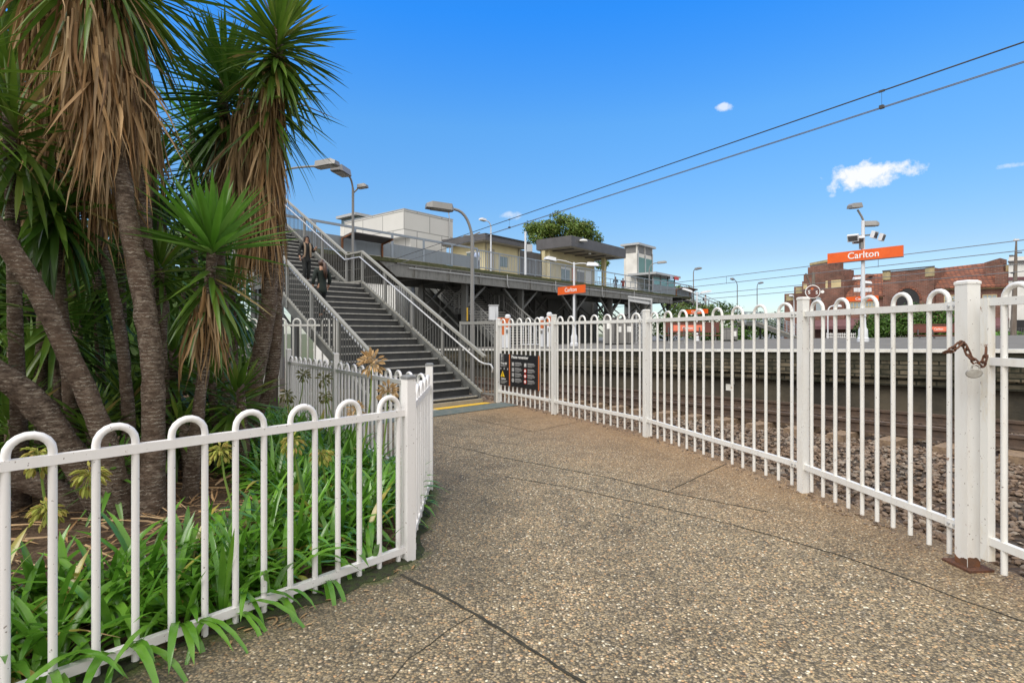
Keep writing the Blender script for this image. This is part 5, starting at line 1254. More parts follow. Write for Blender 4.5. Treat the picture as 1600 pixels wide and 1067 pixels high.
for x in (1308, 1315): fpoly([(x, 527), (x, 519), (x+5, 519), (x+5, 527)], -.10, -.071, 'notice', 'lettering_white')
# white building at the picture edge
wb = thing('white_building', 'white rendered building with dark bands at the end of the brick terrace', 'building', Wp(NB_, 14, 0), (0, 0, rad(-55.2)))
def wpoly(pts, y0, y1, name, mat, n=NB_):
    P = [F(a, b, n) for a, b in pts]; return MB().prism([world(brk, (p.x, y0, p.z)) for p in P], world(brk, (0, y1, 0))-world(brk, (0, y0, 0))).obj(name, mat, wb, smooth=False)
wpoly([(1577, 545), (1577, 402), (1700, 396), (1700, 545)], -.2, 7, 'wall', 'render_white'); wpoly([(1568.5, 446), (1568.5, 413), (1576.8, 413), (1576.8, 446)], .55, 5, 'side_wall', 'cream_wall')
wpoly([(1577, 411), (1577, 408.5), (1700, 403), (1700, 405.5)], -.45, -.202, 'cornice', 'dark_fascia'); wpoly([(1577, 438.5), (1577, 433.5), (1700, 430), (1700, 435)], -.3, -.203, 'band', 'awning_plum')
wpoly([(1580, 520), (1580, 500), (1700, 500), (1700, 520)], -.26, -.204, 'shopfront', 'dark_void'); wpoly([(1576, 401), (1576, 398.5), (1582, 398.2), (1582, 401)], .1, 1, 'roof_vent', 'dark_fascia')
# ================================================================== station signs and lamps
def zat(px, d, py): return CAMZ-(py-520)*d/FPX
def sign_panel(g, pole, zc, L, h, off, txtw, mat='orange'):
    nrm = -NV; c = V((pole.x, pole.y, zc))+TV*off+nrm*.10
    p = MB().box(c, (L, .07, h), (TV, nrm, UP)).obj('sign_panel', mat, g)
    MB().box(c-UP*(h/2+.012), (L, .09, .022), (TV, nrm, UP)).obj('panel_edge', 'dark_fascia', p)
    text('Carlton', .4, c+nrm*.037, TV, UP, 'lettering_white', p, .008, width=txtw)
    return p
def pedestal(g, b, h=.95, r=.16):
    MB().lathe(b, [(r*1.15, 0), (r*1.15, .12), (r*.95, .16), (r*.9, .45*h), (r*.62, .55*h), (r*.5, .9*h), (r*.62, .93*h), (r*.6, h)], 14).obj('pedestal', 'pole_white', g)
def flatlamp(g, c, d, w, l, t=.09, up=UP, name='lamp_head', mat='lamp_grey'):
    d = V(d).normalized(); s = d.cross(up).normalized(); u = s.cross(d); c = V(c)
    prof = [(-.5, .0, .55), (-.42, 1, .9), (.30, 1, 1), (.5, .35, .8)]
    mb = MB(); o = 0; vs = []
    for x, top, wk in prof: vs += [c+d*(l*x)+s*(w/2*wk)-u*t*.3, c+d*(l*x)-s*(w/2*wk)-u*t*.3, c+d*(l*x)-s*(w/2*wk*.72)+u*t*(.1+.6*top), c+d*(l*x)+s*(w/2*wk*.72)+u*t*(.1+.6*top)]
    fs = [(3, 2, 1, 0), (12, 13, 14, 15)]
    for i in range(3): fs += [(4*i+j, 4*i+(j+1) % 4, 4*i+4+(j+1) % 4, 4*i+4+j) for j in range(4)]
    mb.add(vs, fs); h = mb.obj(name, mat, g, smooth=False)
    MB().box(c-u*t*.36+d*l*-.05, (l*.72, w*.72, t*.1), (d, s, u)).obj('lens', 'lamp_lens', h, smooth=False)
    return h
def arc(p0, p1, p2, k=8): return [p0*(1-t)**2+p1*2*t*(1-t)+p2*t*t for t in (i/k for i in range(k+1))]
# tall sign pole on the right
d = 19.; B = PD(1348.5, 534, d); g = thing('station_sign', 'tall white pole with big orange station name sign and floodlights on the platform', 'station sign', B, group='orange station name signs')
top = zat(1348, d, 345)
MB().tube([B+UP*.85, V((B.x, B.y, top))], [.068, .055], 10).obj('pole', 'pole_white', g); pedestal(g, B, .95)
sign_panel(g, B, 4.20, 2.37, .365, .06, .98)
fc = lambda px, py, dd=19.: PD(px, py, dd)
MB().tube([fc(1350, 347), fc(1346, 338), fc(1340, 328)], .035, 8).obj('lamp_arm', 'lamp_grey', g)
flatlamp(g, fc(1336, 323), V((-.9, -.3, -.12)), .3, .52, .16); flatlamp(g, fc(1361, 351), V((.9, -.4, -.05)), .3, .46, .16)
MB().tube([fc(1350, 350), fc(1358, 349)], .03, 6).obj('lamp_arm', 'lamp_grey', g)
MB().tube([fc(1330, 370), fc(1372, 366)], .03, 6).obj('cross_arm', 'lamp_grey', g)
for px, py, dx, dz in ((1333, 372, -.7, -.55), (1341, 375, -.3, -.7), (1366, 367, .6, -.3), (1378, 371, .7, -.35)):
    c = fc(px, py); dv = V((dx, -.75, dz)).normalized(); s = dv.cross(UP).normalized(); u = s.cross(dv)
    h = MB().box(c, (.12, .34, .24), (dv, s, u)).obj('floodlight', 'pole_white', g)
    MB().box(c+dv*.063, (.006, .28, .18), (dv, s, u)).obj('lens', 'dark_fascia', h, smooth=False)
MB().box(fc(1346, 384), (.10, .12, .22)).obj('camera_box', 'lamp_grey', g)
# second sign, nearer the bridge
d = 25.; B = PD(897, 540.5, d); g = thing('station_sign', 'thin white pole with small orange station name sign and two lamps before the bridge', 'station sign', B, group='orange station name signs')
MB().tube([B+UP*.85, V((B.x, B.y, zat(0, d, 410)))], [.06, .045], 10).obj('pole', 'pole_white', g); pedestal(g, B, 1.0)
sign_panel(g, B, zat(0, d, 453), 1.86, .36, -.08, .82)
hp = V((B.x, B.y, zat(0, d, 413)))
for px, py, e in ((863, 406, -1), (923, 414, 1)):
    c = PD(px, py, d-.4 if e < 0 else d-.3); MB().tube(arc(hp, hp.lerp(c, .5)+UP*.12, c), .022, 6).obj('lamp_arm', 'pole_white', g)
    flatlamp(g, c+(c-hp).normalized()*.1, (c-hp), .3, .55, .16, name='lamp_head', mat='pole_white')
# third sign under the far bridge end
d = 42.; B = PD(1089, 534, d); g = thing('station_sign', 'distant orange station name sign on a white pole below the far bridge end', 'station sign', B, group='orange station name signs')
MB().tube([B, V((B.x, B.y, zat(0, d, 456)))], .055, 8).obj('pole', 'pole_white', g); pedestal(g, B, 1.0)
sign_panel(g, B, zat(0, d, 487), 2.1, .34, .0, .8)
hp = V((B.x, B.y, zat(0, d, 459)))
for px, py in ((1074, 454), (1103, 456.5)):
    c = PD(px, py, d); MB().tube([hp, c], .03, 6).obj('lamp_arm', 'pole_white', g); flatlamp(g, c, (c-hp), .3, .8, .16, mat='pole_white')
# fourth, behind the tall one
d = 40.; B = PD(1345.5, 530, d); g = thing('station_sign', 'far orange station name sign low behind the tall sign pole', 'station sign', B, group='orange station name signs')
MB().tube([B, V((B.x, B.y, zat(0, d, 436)))], .06, 8).obj('pole', 'pole_white', g)
sign_panel(g, B, zat(0, d, 467), 2.15, .35, .1, .85)
for px, py, e in ((1339, 435.5, -1), (1355, 442, 1)): 
    c = PD(px, py, d); MB().tube([V((B.x, B.y, c.z-.1)), c], .03, 6).obj('lamp_arm', 'pole_white', g); flatlamp(g, c, V((e, -.2, -.1)), .35, .55, .18, mat='pole_white')
for px in (1337, 1342, 1354, 1359):
    c = PD(px, 453, d); MB().box(c, (.22, .2, .3), (V((.8, -.6, 0)), V((.6, .8, 0)), UP)).obj('floodlight', 'pole_white', g)
# ------------------------------------------------------------------ street lamps
def lamp(label, px, d, ybase, ytop, head, arm=None, r=.05, w=.3, l=.55, mat='lamp_grey', base=None, sag=.35, group='tall lamp posts'):
    b = PD(px, 520, d); b.z = base if base is not None else zat(0, d, ybase); g = thing('street_lamp', label, 'street lamp', b, group=group)
    tp_ = V((b.x, b.y, zat(0, d, ytop))); c = PD(*head)
    MB().tube([b, b.lerp(tp_, .5), tp_]+arc(tp_, V((tp_.x, tp_.y, c.z+.05))*.8+c*.2+UP*.03, c)[1:], [r*1.25, r*1.05, r*.9]+[r*.7]*8, 8).obj('pole', mat, g)
    e = (c-tp_); e.z = 0; e.normalize(); e.z = .06
    flatlamp(g, c+e*l*.4, e, w, l, w*.5, mat=mat); return g, tp_
g, tp_ = lamp('curved grey lamp post rising before the footbridge with its wide flat head', 738, 15.0, 606, 372, (704, 327, 14.8), r=.055, w=.36, l=.75, base=-.05)
MB().tube([PD(724, 369, 15), PD(738, 368, 15), PD(750, 363, 15)], .018, 6).obj('bracket', 'lamp_grey', g)
g, tp_ = lamp('slim grey lamp post behind the stair landing with two heads', 551.5, 19., 560, 297, (541, 273, 18.6), r=.05, w=.45, l=.75, base=-.05)
hp = PD(551, 303, 19); c = PD(561, 293, 19); MB().tube([hp, c], .025, 6).obj('lamp_arm', 'lamp_grey', g); flatlamp(g, c+V((.12, 0, .02)), V((1, -.2, .1)), .28, .36, .13)
g, tp_ = lamp('lamp post hidden by the yucca with a long arm reaching over the stairs', 441, 18., 600, 268, (497, 260, 17.6), r=.05, w=.4, l=.8, base=-.05, sag=0)
lamp('thin pale lamp post on the bridge before the white clad building', 767, 33., 424, 354, (758, 345, 32.6), r=.045, w=.28, l=.5, mat='pole_white', base=ZD-.02, group='small lamps on and beyond the bridge')
b = PD(821, 520, 33.6); b.z = ZD-.02; g = thing('white_mast', 'plain thin white mast on the bridge beside the canopy', 'mast', b)
MB().tube([b, V((b.x, b.y, zat(0, 33.6, 362)))], [.07, .06], 8).obj('mast', 'pole_white', g); MB().box(V((b.x+.25, b.y, zat(0, 33.6, 388))), (.35, .3, .45)).obj('junction_box', 'galvanised', g)
for lab, px, d, yt, hd, bs in (('lamp with grey arm in front of the right lift tower', 1014.5, 49., 420, (1028, 411, 48.8), ZD-.02), ('thin lamp at the head of the far staircase', 1083.5, 55., 426, (1087, 421, 54.7), 3.6), ('distant bent lamp post above the far stair flight', 1152, 62., 446, (1146, 437, 61), 1.), ('most distant thin lamp post in open sky past the stairs', 1183, 68., 448, (1186, 443, 67.6), 1.), ('pale street lamp before the brick building corner', 1240.5, 52., 470, (1238, 463.5, 51.5), 1.)):
    lamp(lab, px, d, 530, yt, hd, r=.055, w=.36, l=.85, mat='lamp_grey' if px < 1200 else 'pole_white', base=bs, group='small lamps on and beyond the bridge')
d = 38.; b = PD(1293.5, 531, d); g = thing('hooked_lamp', 'small white hooked platform lamp before the brick building', 'street lamp', b)
q = PD(1293.5, 489, d); MB().tube([b, q]+arc(q, PD(1293.5, 478, d), PD(1303, 478, d))[1:], .045, 8).obj('pole', 'pole_white', g); flatlamp(g, PD(1308, 478.5, d), V((1, -.1, 0)), .35, .5, .16, mat='pole_white')
# utility poles
b = PD(1270, 531, 47); g = thing('utility_pole', 'timber pole behind the round red shop sign', 'utility pole', V((b.x, b.y, 1.0)), group='timber utility poles')
MB().tube([V((b.x, b.y, 1.0)), V((b.x+.05, b.y, zat(0, 47, 425)))], [.16, .12], 9).obj('pole', 'pole_timber', g); MB().bar(PD(1266, 444, 47), PD(1259, 427, 47), .08, .08).obj('strut', 'pole_timber', g)
c = PD(1269.5, 456, 46.6); g = thing('round_sign', 'round red and white sign fixed to the timber pole', 'sign', c)
rv, nv = V((.93, -.36, 0)), V((-.36, -.93, 0))
def disc(c, r, t, mat, name, par, kx=1.0):
    return MB().prism([c+rv*(r*kx*math.cos(a))+UP*(r*math.sin(a)) for a in (2*math.pi*i/24 for i in range(24))], nv*t).obj(name, mat, par, smooth=False)
disc(c, .58, .14, 'lettering_white', 'white_rim', g); disc(c+nv*.141, .515, .02, 'bench_brown', 'red_face', g); disc(c+nv*.163+UP*.22-rv*.05, .12, .01, 'orange_dull', 'orange_spot', g)
text('S', .42, c+nv*.165-rv*.28-UP*.05, rv, UP, 'lettering_white', g, .02); text('S', .38, c+nv*.165+rv*.30-UP*.08, rv, UP, 'lettering_white', g, .02); disc(c+nv*.02+rv*.74-UP*.02, .13, .1, 'lettering_white', 'side_lamp', g)
b = PD(1583, 528, 40); g = thing('utility_pole', 'leaning dark power pole with a small cross arm before the white building', 'utility pole', V((b.x, b.y, 1.0)), group='timber utility poles')
q = PD(1588, 375, 40); MB().tube([V((b.x, b.y, 1.0)), b.lerp(q, .45), b.lerp(q, .75), q], [.19, .15, .11, .05], 9).obj('pole', 'pole_timber', g); MB().bar(q-V((.17, 0, 0)), q+V((.17, 0, 0)), .12, .14).obj('cross_arm', 'pole_white', g)
for yy, e in ((395, .35), (427, -.4)):
    c = b.lerp(q, (528-yy)/153); MB().tube([c, c+V((e, -.1, 0))], .05, 6).obj('insulator', 'dark_fascia', g)
# ------------------------------------------------------------------ platform furniture
def plat(px, d):
    p = PD(px, 520, d); n, s = ns(p); p.z = zplat(n, s); return p
def bollard(px, d, h, lab):
    b = plat(px, d); g = thing('ticket_post', lab, 'ticket post', b, group='white and orange ticket posts')
    MB().lathe(b, [(.13, 0), (.13, h*.62)], 12).obj('body', 'pole_white', g); MB().lathe(b+UP*h*.62, [(.125, 0.001), (.125, h*.28)], 12).obj('orange_band', 'orange_dull', g); MB().lathe(b+UP*h*.9, [(.13, .001), (.13, h*.08), (.07, h*.12)], 12).obj('cap', 'pole_white', g)
    MB().box(b+V((-.03, -.14, h*.5)), (.12, .03, .16)).obj('reader', 'cabinet_grey', g)
bollard(793.5, 25., 1.50, 'white and orange ticket post closest to the stair barrier'); bollard(846.5, 26., 1.40, 'shorter ticket post in the middle of the three'); bollard(858.5, 25.5, 1.58, 'tall ticket post next to a white fence post')
b = plat(784, 25.6); g = thing('orange_box', 'orange fronted box on a white stand beside the ticket post', 'help point', b)
MB().box(b+UP*.3, (.42, .3, .6)).obj('stand', 'pole_white', g); MB().box(b+UP*1.0, (.42, .3, .8)).obj('box', 'orange_dull', g)
b = plat(828, 27.); g = thing('white_gate', 'small white barred gate on the platform between the ticket posts', 'gate', b)
for z in (.12, 1.18): MB().bar(b+V((-.48, 0, z)), b+V((.48, .1, z)), .05, .05).obj('gate_rail', 'pole_white', g)
for k in range(8): q = b+V((-.46+.92*k/7, .1*k/7, .0)); MB().bar(q+UP*.12, q+UP*1.18, .035, .03, up=V((1, 0, 0))).obj('gate_bar', 'pole_white', g)
for px, w, d, lab in ((768.5, .30, 29., 'white box light on a thin post under the bridge by the yellow striped column'), (775.5, .16, 29.6, 'narrow white box light on a post behind the wider one')):
    b = plat(px, d); g = thing('box_light', lab, 'light box', b); ax_ = (V((.95, .3, 0)), V((-.3, .95, 0)), UP); z0, z1 = zat(0, d, 500), zat(0, d, 478)
    MB().tube([b, V((b.x, b.y, z0))], .03, 6).obj('post', 'grey_paint', g)
    MB().box(V((b.x, b.y, (z0+z1)/2)), (w, .2, z1-z0), ax_).obj('box', 'pole_white', g); MB().box(V((b.x, b.y, z1+.03)), (w+.05, .25, .06), ax_).obj('lid', 'galvanised', g)
def cabinet(px0, px1, d, ytop, lab, notices=()):
    c = plat((px0+px1)/2, d); w = (px1-px0)*d/FPX; h = zat(0, d, ytop)-c.z; xd = TV*.55+V((.83, 0, 0)); xd.normalize(); yd = UP.cross(xd); g = thing('equipment_cabinet', lab, 'cabinet', c, group='grey equipment cabinets')
    MB().box(c+UP*(.06+h/2), (w, .6, h-.06), (xd, yd, UP)).obj('cabinet_body', 'cabinet_grey', g); MB().box(c+UP*.03, (w*.96, .56, .06), (xd, yd, UP)).obj('base', 'dark_void', g); MB().box(c+UP*(h+.05), (w+.06, .68, .04), (xd, yd, UP)).obj('top_cover', 'cabinet_grey', g)
    for x, z in notices: MB().box(c+xd*x*w-yd*.304+UP*z*h, (.22, .006, .3), (xd, yd, UP)).obj('notice', 'lettering_white', g)
    MB().box(c-yd*.303+UP*h*.5, (.012, .006, h*.86), (xd, yd, UP)).obj('door_gap', 'dark_void', g)
cabinet(944, 961, 28.2, 498, 'narrow grey cabinet with a small notice at the left of the row', ((.05, .72),)); cabinet(962.5, 976, 28.4, 500, 'middle grey cabinet with one white notice', ((.0, .62),)); cabinet(977.5, 990, 28.6, 500, 'grey cabinet beside the lattice frame with one white notice', ((.05, .62),))
cabinet(1129, 1142, 33., 514, 'pale grey cabinet right of the orange and brown bench', ()); cabinet(1143, 1152, 33.2, 514, 'last grey cabinet on the platform before the far stairs', ((.0, .6),))
def bench(px0, px1, d, ytop, ybot, lab, ox0, ox1):
    c = plat((px0+px1)/2, d); L = (px1-px0)*d/FPX; g = thing('platform_bench', lab, 'bench', c, group='brown benches with station name boards'); xd = V((.98, -.2, 0)).normalized(); yd = UP.cross(xd)
    L = L/.98; z0, z1 = zat(0, d, ybot)-c.z, zat(0, d, ytop)-c.z
    p = MB().box(c+UP*((z0+z1)/2), (L, .06, z1-z0), (xd, yd, UP)).obj('back_board', 'bench_brown', g)
    a, b_ = (ox0-(px0+px1)/2)*d/FPX, (ox1-(px0+px1)/2)*d/FPX
    MB().box(c+xd*((a+b_)/2)-yd*.034+UP*((z0+z1)/2+.0), (b_-a, .008, (z1-z0)*.62), (xd, yd, UP)).obj('orange_panel', 'pink_panel', p)
    text('Carlton', .3, c+xd*((a+b_)/2)-yd*.039+UP*((z0+z1)/2), xd, UP, 'lettering_white', p, .02, width=(b_-a)*.36)
    MB().box(c+UP*(z0-.12)-yd*.24, (L, .42, .05), (xd, yd, UP)).obj('seat', 'bench_brown', g); MB().box(c+UP*(z1+.03), (L+.05, .09, .05), (xd, yd, UP)).obj('top_edge', 'bench_brown', g)
    for t in (-.42, -.14, .14, .42):
        q = c+xd*(t*L); MB().bar(q-yd*.2, q-yd*.2+UP*(z0-.145), .06, .05, up=xd).obj('leg', 'galvanised', g); MB().bar(q-yd*.06+UP*(z0-.14), q-yd*.06+UP*(z1-.2), .04, .05, up=xd).obj('bracket', 'dark_fascia', g)
bench(1040, 1121, 27., 505, 520, 'long brown bench with a bright orange name board under the bridge end', 1053, 1096); bench(1432, 1503, 24.5, 508, 520, 'brown bench with a red name board in front of the hedge', 1449, 1483)
b = plat(983, 33.); g = thing('information_display', 'grey framed display hanging before the bridge columns', 'display', b)
MB().tube([PD(983, 536, 33), PD(983, 464, 33)], .05, 6).obj('post', 'galvanised', g); MB().tube([PD(1018, 536, 32), PD(1018, 467, 32)], .05, 6).obj('post', 'galvanised', g); MB().bar(PD(982, 463.5, 33), PD(1019, 468, 32), .12, .12).obj('top_beam', 'galvanised', g); MB().bar(PD(984, 469, 32.9), PD(1016, 474, 31.9), .25, .14).obj('display_case', 'galvanised', g)
b = plat(1000, 30.); g = thing('lattice_frame', 'slim steel lattice frame standing beside the grey cabinets', 'frame', b); mb = MB()
for px in (994, 1003): mb.bar(PD(px, 536.5, 30), PD(px, 485, 30), .05, .05)
for k in range(6): y = 536-8*k; mb.bar(PD(994, y, 30), PD(1003, y-8, 30), .03, .03); mb.bar(PD(1003, y, 30), PD(994, y-8, 30), .03, .03)
mb.obj('lattice', 'galvanised', g)
# low white pickets in front of the shops, black railings right
b = PD(1320, 531, 50); g = thing('picket_fence', 'low white picket fence in front of the brick building', 'fence', V((b.x, b.y, .95)))
A_, B_ = PD(1292, 531, 51), PD(1428, 531, 45); A_.z = B_.z = .95; mb = MB()
for k in range(46): p = A_.lerp(B_, k/45); mb.bar(p, p+UP*.55, .1, .03, up=TV)
mb.obj('pickets', 'lettering_white', g); mb = MB()
for z in (.15, .42): mb.bar(A_+UP*z, B_+UP*z, .03, .05)
mb.obj('rails', 'lettering_white', g)
g = thing('black_railing', 'black metal railing in front of the shops by the white building', 'railing', PD(1540, 531, 42)); mb = MB(); A_, B_ = PD(1497, 531, 44), PD(1640, 531, 39); A_.z = B_.z = .95
for k in range(40): p = A_.lerp(B_, k/39); mb.bar(p, p+UP*.95, .03, .03, up=TV)
for z in (.12, .88): mb.bar(A_+UP*z, B_+UP*z, .04, .04)
mb.obj('bars', 'dark_fascia', g); c = A_.lerp(B_, .55)-V((0, .06, 0)); MB().box(c+UP*.66, (.3, .03, .4)).obj('notice', 'lettering_white', g)
# ------------------------------------------------------------------ hedge, trees, bushes beyond
a_, b_ = PD(1350, 531, 37), PD(1492, 531, 33.5); g = thing('hedge', 'tall dense green hedge behind the platform in front of the brick building', 'hedge', V(((a_.x+b_.x)/2, (a_.y+b_.y)/2, 1.05))); mb = MB()
for k in range(26):
    t = k/25; c = a_.lerp(b_, t); hh = (1.35+.75*min(1, t*2.2)+.12*math.sin(t*14)); c.z = 1.1+hh/2
    leafblob(mb, c, .62, .9, hh*.56+.12, 330, .105, .6)
mb.obj('foliage', 'hedge_leaf', g, smooth=False); mb = MB()
for k in range(9): c = a_.lerp(b_, (k+.5)/9); c.z = 1.05; mb.tube([c, c+UP*1.2], [.06, .03], 6)
mb.obj('stems', 'yucca_bark', g)
def tree(lab, px, d, zb, crown, N, size, name='gum_tree', group=None):
    b = PD(px, 520, d); b.z = zb; g = thing(name, lab, 'tree', b, group=group); cm, tm = MB(), MB(); hub = b.lerp(V((b.x, b.y, crown[0][1])), .62)
    tm.tube([b, b.lerp(hub, .5)+V((.15, 0, 0)), hub], [.45, .36, .28], 10)
    for cx_, cz, r in crown:
        c = V((cx_, d+R.uniform(-1.2, 1.2), cz)); tm.tube([hub, hub.lerp(c, .55)+V((R.uniform(-.2, .2), 0, .25)), c], [.16, .09, .04], 6)
        leafblob(cm, c, r, r*.95, r*.72, int(N*r*r), size, .5)
        for _ in range(3): leafblob(cm, c+V((R.uniform(-.7, .7)*r, R.uniform(-.7, .7)*r, R.uniform(-.3, .5)*r)), r*.55, r*.55, r*.42, int(N*r*r*.22), size, .4)
    tm.obj('trunk', 'yucca_bark', g); cm.obj('crown', 'gum_leaf', g, smooth=False)
d = 60.; cz = lambda px, py: ((px-800)*d/FPX, zat(0, d, py))
tree('broad rounded gum tree rising behind the station canopy', 880, d, 1., [(*cz(832, 356), 1.25), (*cz(853, 359), 1.3), (*cz(884, 353), 1.7), (*cz(866, 367), 1.4), (*cz(908, 361), 1.6), (*cz(926, 372), 1.15), (*cz(838, 375), 1.1), (*cz(895, 372), 1.5), (*cz(940, 412), .9), (*cz(862, 352), 1.0)], 330, .17)
d = 70.; tree('small tree top showing just above the far bridge parapet', 1068, d, 1., [(*cz(1064, 453), .9), (*cz(1072, 455), .8), (*cz(1060, 470), 2.2)], 200, .2)
bush('green bush below the far end of the bridge behind the brown bench', (PD(1085, 500, 50).x, 50, 2.6), (4.2, 2, 1.9), 3000, .2, 'bush_leaf', z0=.9, lobes=8, group='bushes beyond the platform')
bush('low green bush behind the legs of the orange bench', (PD(1120, 525, 44).x, 44, 1.5), (3.2, 1.4, .9), 1800, .16, 'hedge_leaf', z0=.8, lobes=6, group='bushes beyond the platform')
bush('green bush between the legs of the far staircase', (PD(1195, 520, 66).x, 66, 2.4), (5.5, 2, 2.0), 2600, .24, 'bush_leaf', z0=.9, lobes=8, group='bushes beyond the platform')
bush('leafy bush seen through the staircase balusters', (PD(640, 490, 42).x, 42, 2.6), (3.6, 2, 2.8), 3000, .2, 'bush_leaf', z0=-.6, lobes=8, group='bushes beyond the platform')
bush('dark bush deep under the bridge between the columns', (PD(880, 500, 58).x, 58, 2.6), (5.5, 2, 2.0), 2600, .24, 'hedge_leaf', z0=.9, lobes=8, group='bushes beyond the platform')
bush('bush under the bridge behind the platform staircase', (PD(740, 490, 56).x, 56, 2.8), (6.0, 2, 2.4), 2600, .24, 'hedge_leaf', z0=-.6, lobes=8, group='bushes beyond the platform')
bush('low green plants at the foot of the black railing', (PD(1570, 528, 41).x, 41, 1.25), (2.6, .6, .45), 1200, .12, 'yucca_young', z0=.95, lobes=6, group='bushes beyond the platform')
bush('ragged shrub in the verge left of the stairs', (-9.5, 14.5, 1.6), (2.4, 2, 2.2), 3000, .15, 'hedge_leaf', z0=0, lobes=8, name='shrub', cat='shrub')
# ------------------------------------------------------------------ people
def skinmesh(nodes, edges, sub=1, root=0):
    me = bpy.data.meshes.new('s'); me.from_pydata([n[0] for n in nodes], edges, []); ob = bpy.data.objects.new('s', me); COL.objects.link(ob)
    md = ob.modifiers.new('skin', 'SKIN'); md.use_smooth_shade = True
    for i, n in enumerate(nodes):
        r = n[1]; me.skin_vertices[0].data[i].radius = r if isinstance(r, tuple) else (r, r)
    me.skin_vertices[0].data[root].use_root = True
    ms = ob.modifiers.new('sub', 'SUBSURF'); ms.levels = sub; ms.render_levels = sub
    bpy.context.view_layer.update(); dg = bpy.context.evaluated_depsgraph_get(); m2 = bpy.data.meshes.new_from_object(ob.evaluated_get(dg))
    out = ([v.co.copy() for v in m2.vertices], [tuple(p.vertices) for p in m2.polygons]); bpy.data.objects.remove(ob); bpy.data.meshes.remove(me); bpy.data.meshes.remove(m2); return out
def person(lab, pos, face, h, top, legs, hair, shoes='cloth_black', hairlen=.0, stride=.14, stepup=0., armL=(.30, .05), armR=(.26, .05), turn=0., tail=False, bag=None, strap=None, fingers=False, head_down=0.):
    # figure space: x right, y forward, z up for a 1.70 m person
    k = h/1.70; g = thing('person', lab, 'person', pos); rot = Matrix.Rotation(face, 4, 'Z'); T = Matrix.Translation(V(pos)) @ rot @ Matrix.Scale(k, 4)
    sh = 1.40; J = {}
    hx = .085
    ft = {1: V((hx, stride, .045+stepup)), -1: V((-hx, -stride, .045))}
    kn = {s: V((s*hx*1.05, ft[s].y*.5+.05+(.06 if s > 0 and stepup else 0), .49+(stepup*.6 if s > 0 else 0))) for s in (1, -1)}
    el, wr, hd = {}, {}, {}
    for s, (bend, out) in ((1, armR), (-1, armL)):
        el[s] = V((s*(.205+out), .0+bend*.12-.03, 1.13)); wr[s] = V((s*(.20+out*(1-bend)), .02+bend*.30, .90+bend*.42)); hd[s] = wr[s]+(wr[s]-el[s]).normalized()*.075
    hz = 1.585; hf = .02-head_down
    N = [((0, 0, .93), (.135, .10)), ((0, .0, 1.08), (.115, .085)), ((0, 0, 1.25), (.14, .095)), ((0, 0, 1.39), (.11, .08)), ((0, .01, 1.475), .052), ((0, .025, 1.535), (.062, .068)), ((0, .03, hz), (.072, .085)), ((0, .02, 1.65), (.066, .078))]
    E = [(i, i+1) for i in range(7)]
    def chain(start, pts):
        p = start
        for q, r in pts: N.append((tuple(q), r)); E.append((p, len(N)-1)); p = len(N)-1
        return p
    for s in (1, -1):
        chain(3, [((s*.165, 0, sh), .058), (el[s], .042), (wr[s], .031), (hd[s], (.040, .020))])
        chain(0, [((s*hx, 0, .86), .095), (kn[s], .062), (ft[s]+V((0, -.02, .05)), .042), (ft[s]+V((0, .13, -.015)), (.042, .028))])
    vs, fs = skinmesh(N, E, 1); mb = MB().add([T @ v for v in vs], fs)
    nose = [V((0, .118, hz-.015)), V((.014, .098, hz-.02)), V((-.014, .098, hz-.02)), V((0, .10, hz+.035))]; mb.add([T @ v for v in nose], [(0, 1, 3), (0, 3, 2), (0, 2, 1)])
    if fingers:
        for s in (1, -1):
            dv = (hd[s]-wr[s]).normalized(); sd2 = V((0, 1, 0)); sd2 = (sd2-dv*dv.dot(sd2)).normalized(); nn = dv.cross(sd2)*s
            for q, (o, l) in enumerate(((-.026, .060), (-.009, .072), (.009, .068), (.026, .052))):
                b0 = hd[s]+sd2*o+dv*.012; mb.tube([T @ p for p in (b0, b0+dv*l*.5-nn*.006, b0+dv*l*.85-nn*.022, b0+dv*l-nn*.036)], [.0095*k, .0088*k, .008*k, .006*k], 6)
            b0 = wr[s]+dv*.03+sd2*.03; mb.tube([T @ p for p in (b0, b0+sd2*.028+dv*.02, b0+sd2*.034+dv*.048)], [.011*k, .010*k, .007*k], 6)
    mb.obj('body', 'skin', g, sharp=None)
    ey = MB()
    for s in (1, -1): ey.ball(T @ V((s*.03, .10, hz+.018)), .011*k, 6, 4)
    ey.obj('eyes', 'dark_void', g); MB().ball(T @ V((0, .098, hz-.055)), (.024*k, .012*k, .007*k), 8, 4).obj('mouth', 'bench_brown', g)
    # top garment
    N2 = [((0, 0, .70), (.185, .145)), ((0, 0, .84), (.175, .135)), ((0, 0, .96), (.155, .118)), ((0, 0, 1.10), (.138, .105)), ((0, 0, 1.26), (.160, .115)), ((0, 0, 1.385), (.128, .095)), ((0, .008, 1.44), (.07, .065))]; E2 = [(i, i+1) for i in range(6)]
    for s in (1, -1):
        b = len(N2); N2 += [((s*.165, 0, sh-.005), .074), (tuple(el[s]), .060), (tuple(wr[s].lerp(el[s], .12)), .046)]; E2 += [(5, b), (b, b+1), (b+1, b+2)]
    vs, fs = skinmesh(N2, E2, 1); MB().add([T @ v for v in vs], fs).obj('jacket', top, g, sharp=None)
    N3 = [((0, 0, .95), (.145, .112)), ((0, 0, .88), (.140, .11))]; E3 = [(0, 1)]
    for s in (1, -1):
        b = len(N3); N3 += [((s*hx, 0, .80), .098), (tuple(kn[s]), .078), (tuple(ft[s]+V((0, -.02, .075))), .06)]; E3 += [(1, b), (b, b+1), (b+1, b+2)]
    vs, fs = skinmesh(N3, E3, 1); MB().add([T @ v for v in vs], fs).obj('trousers', legs, g, sharp=None)
    sm = MB()
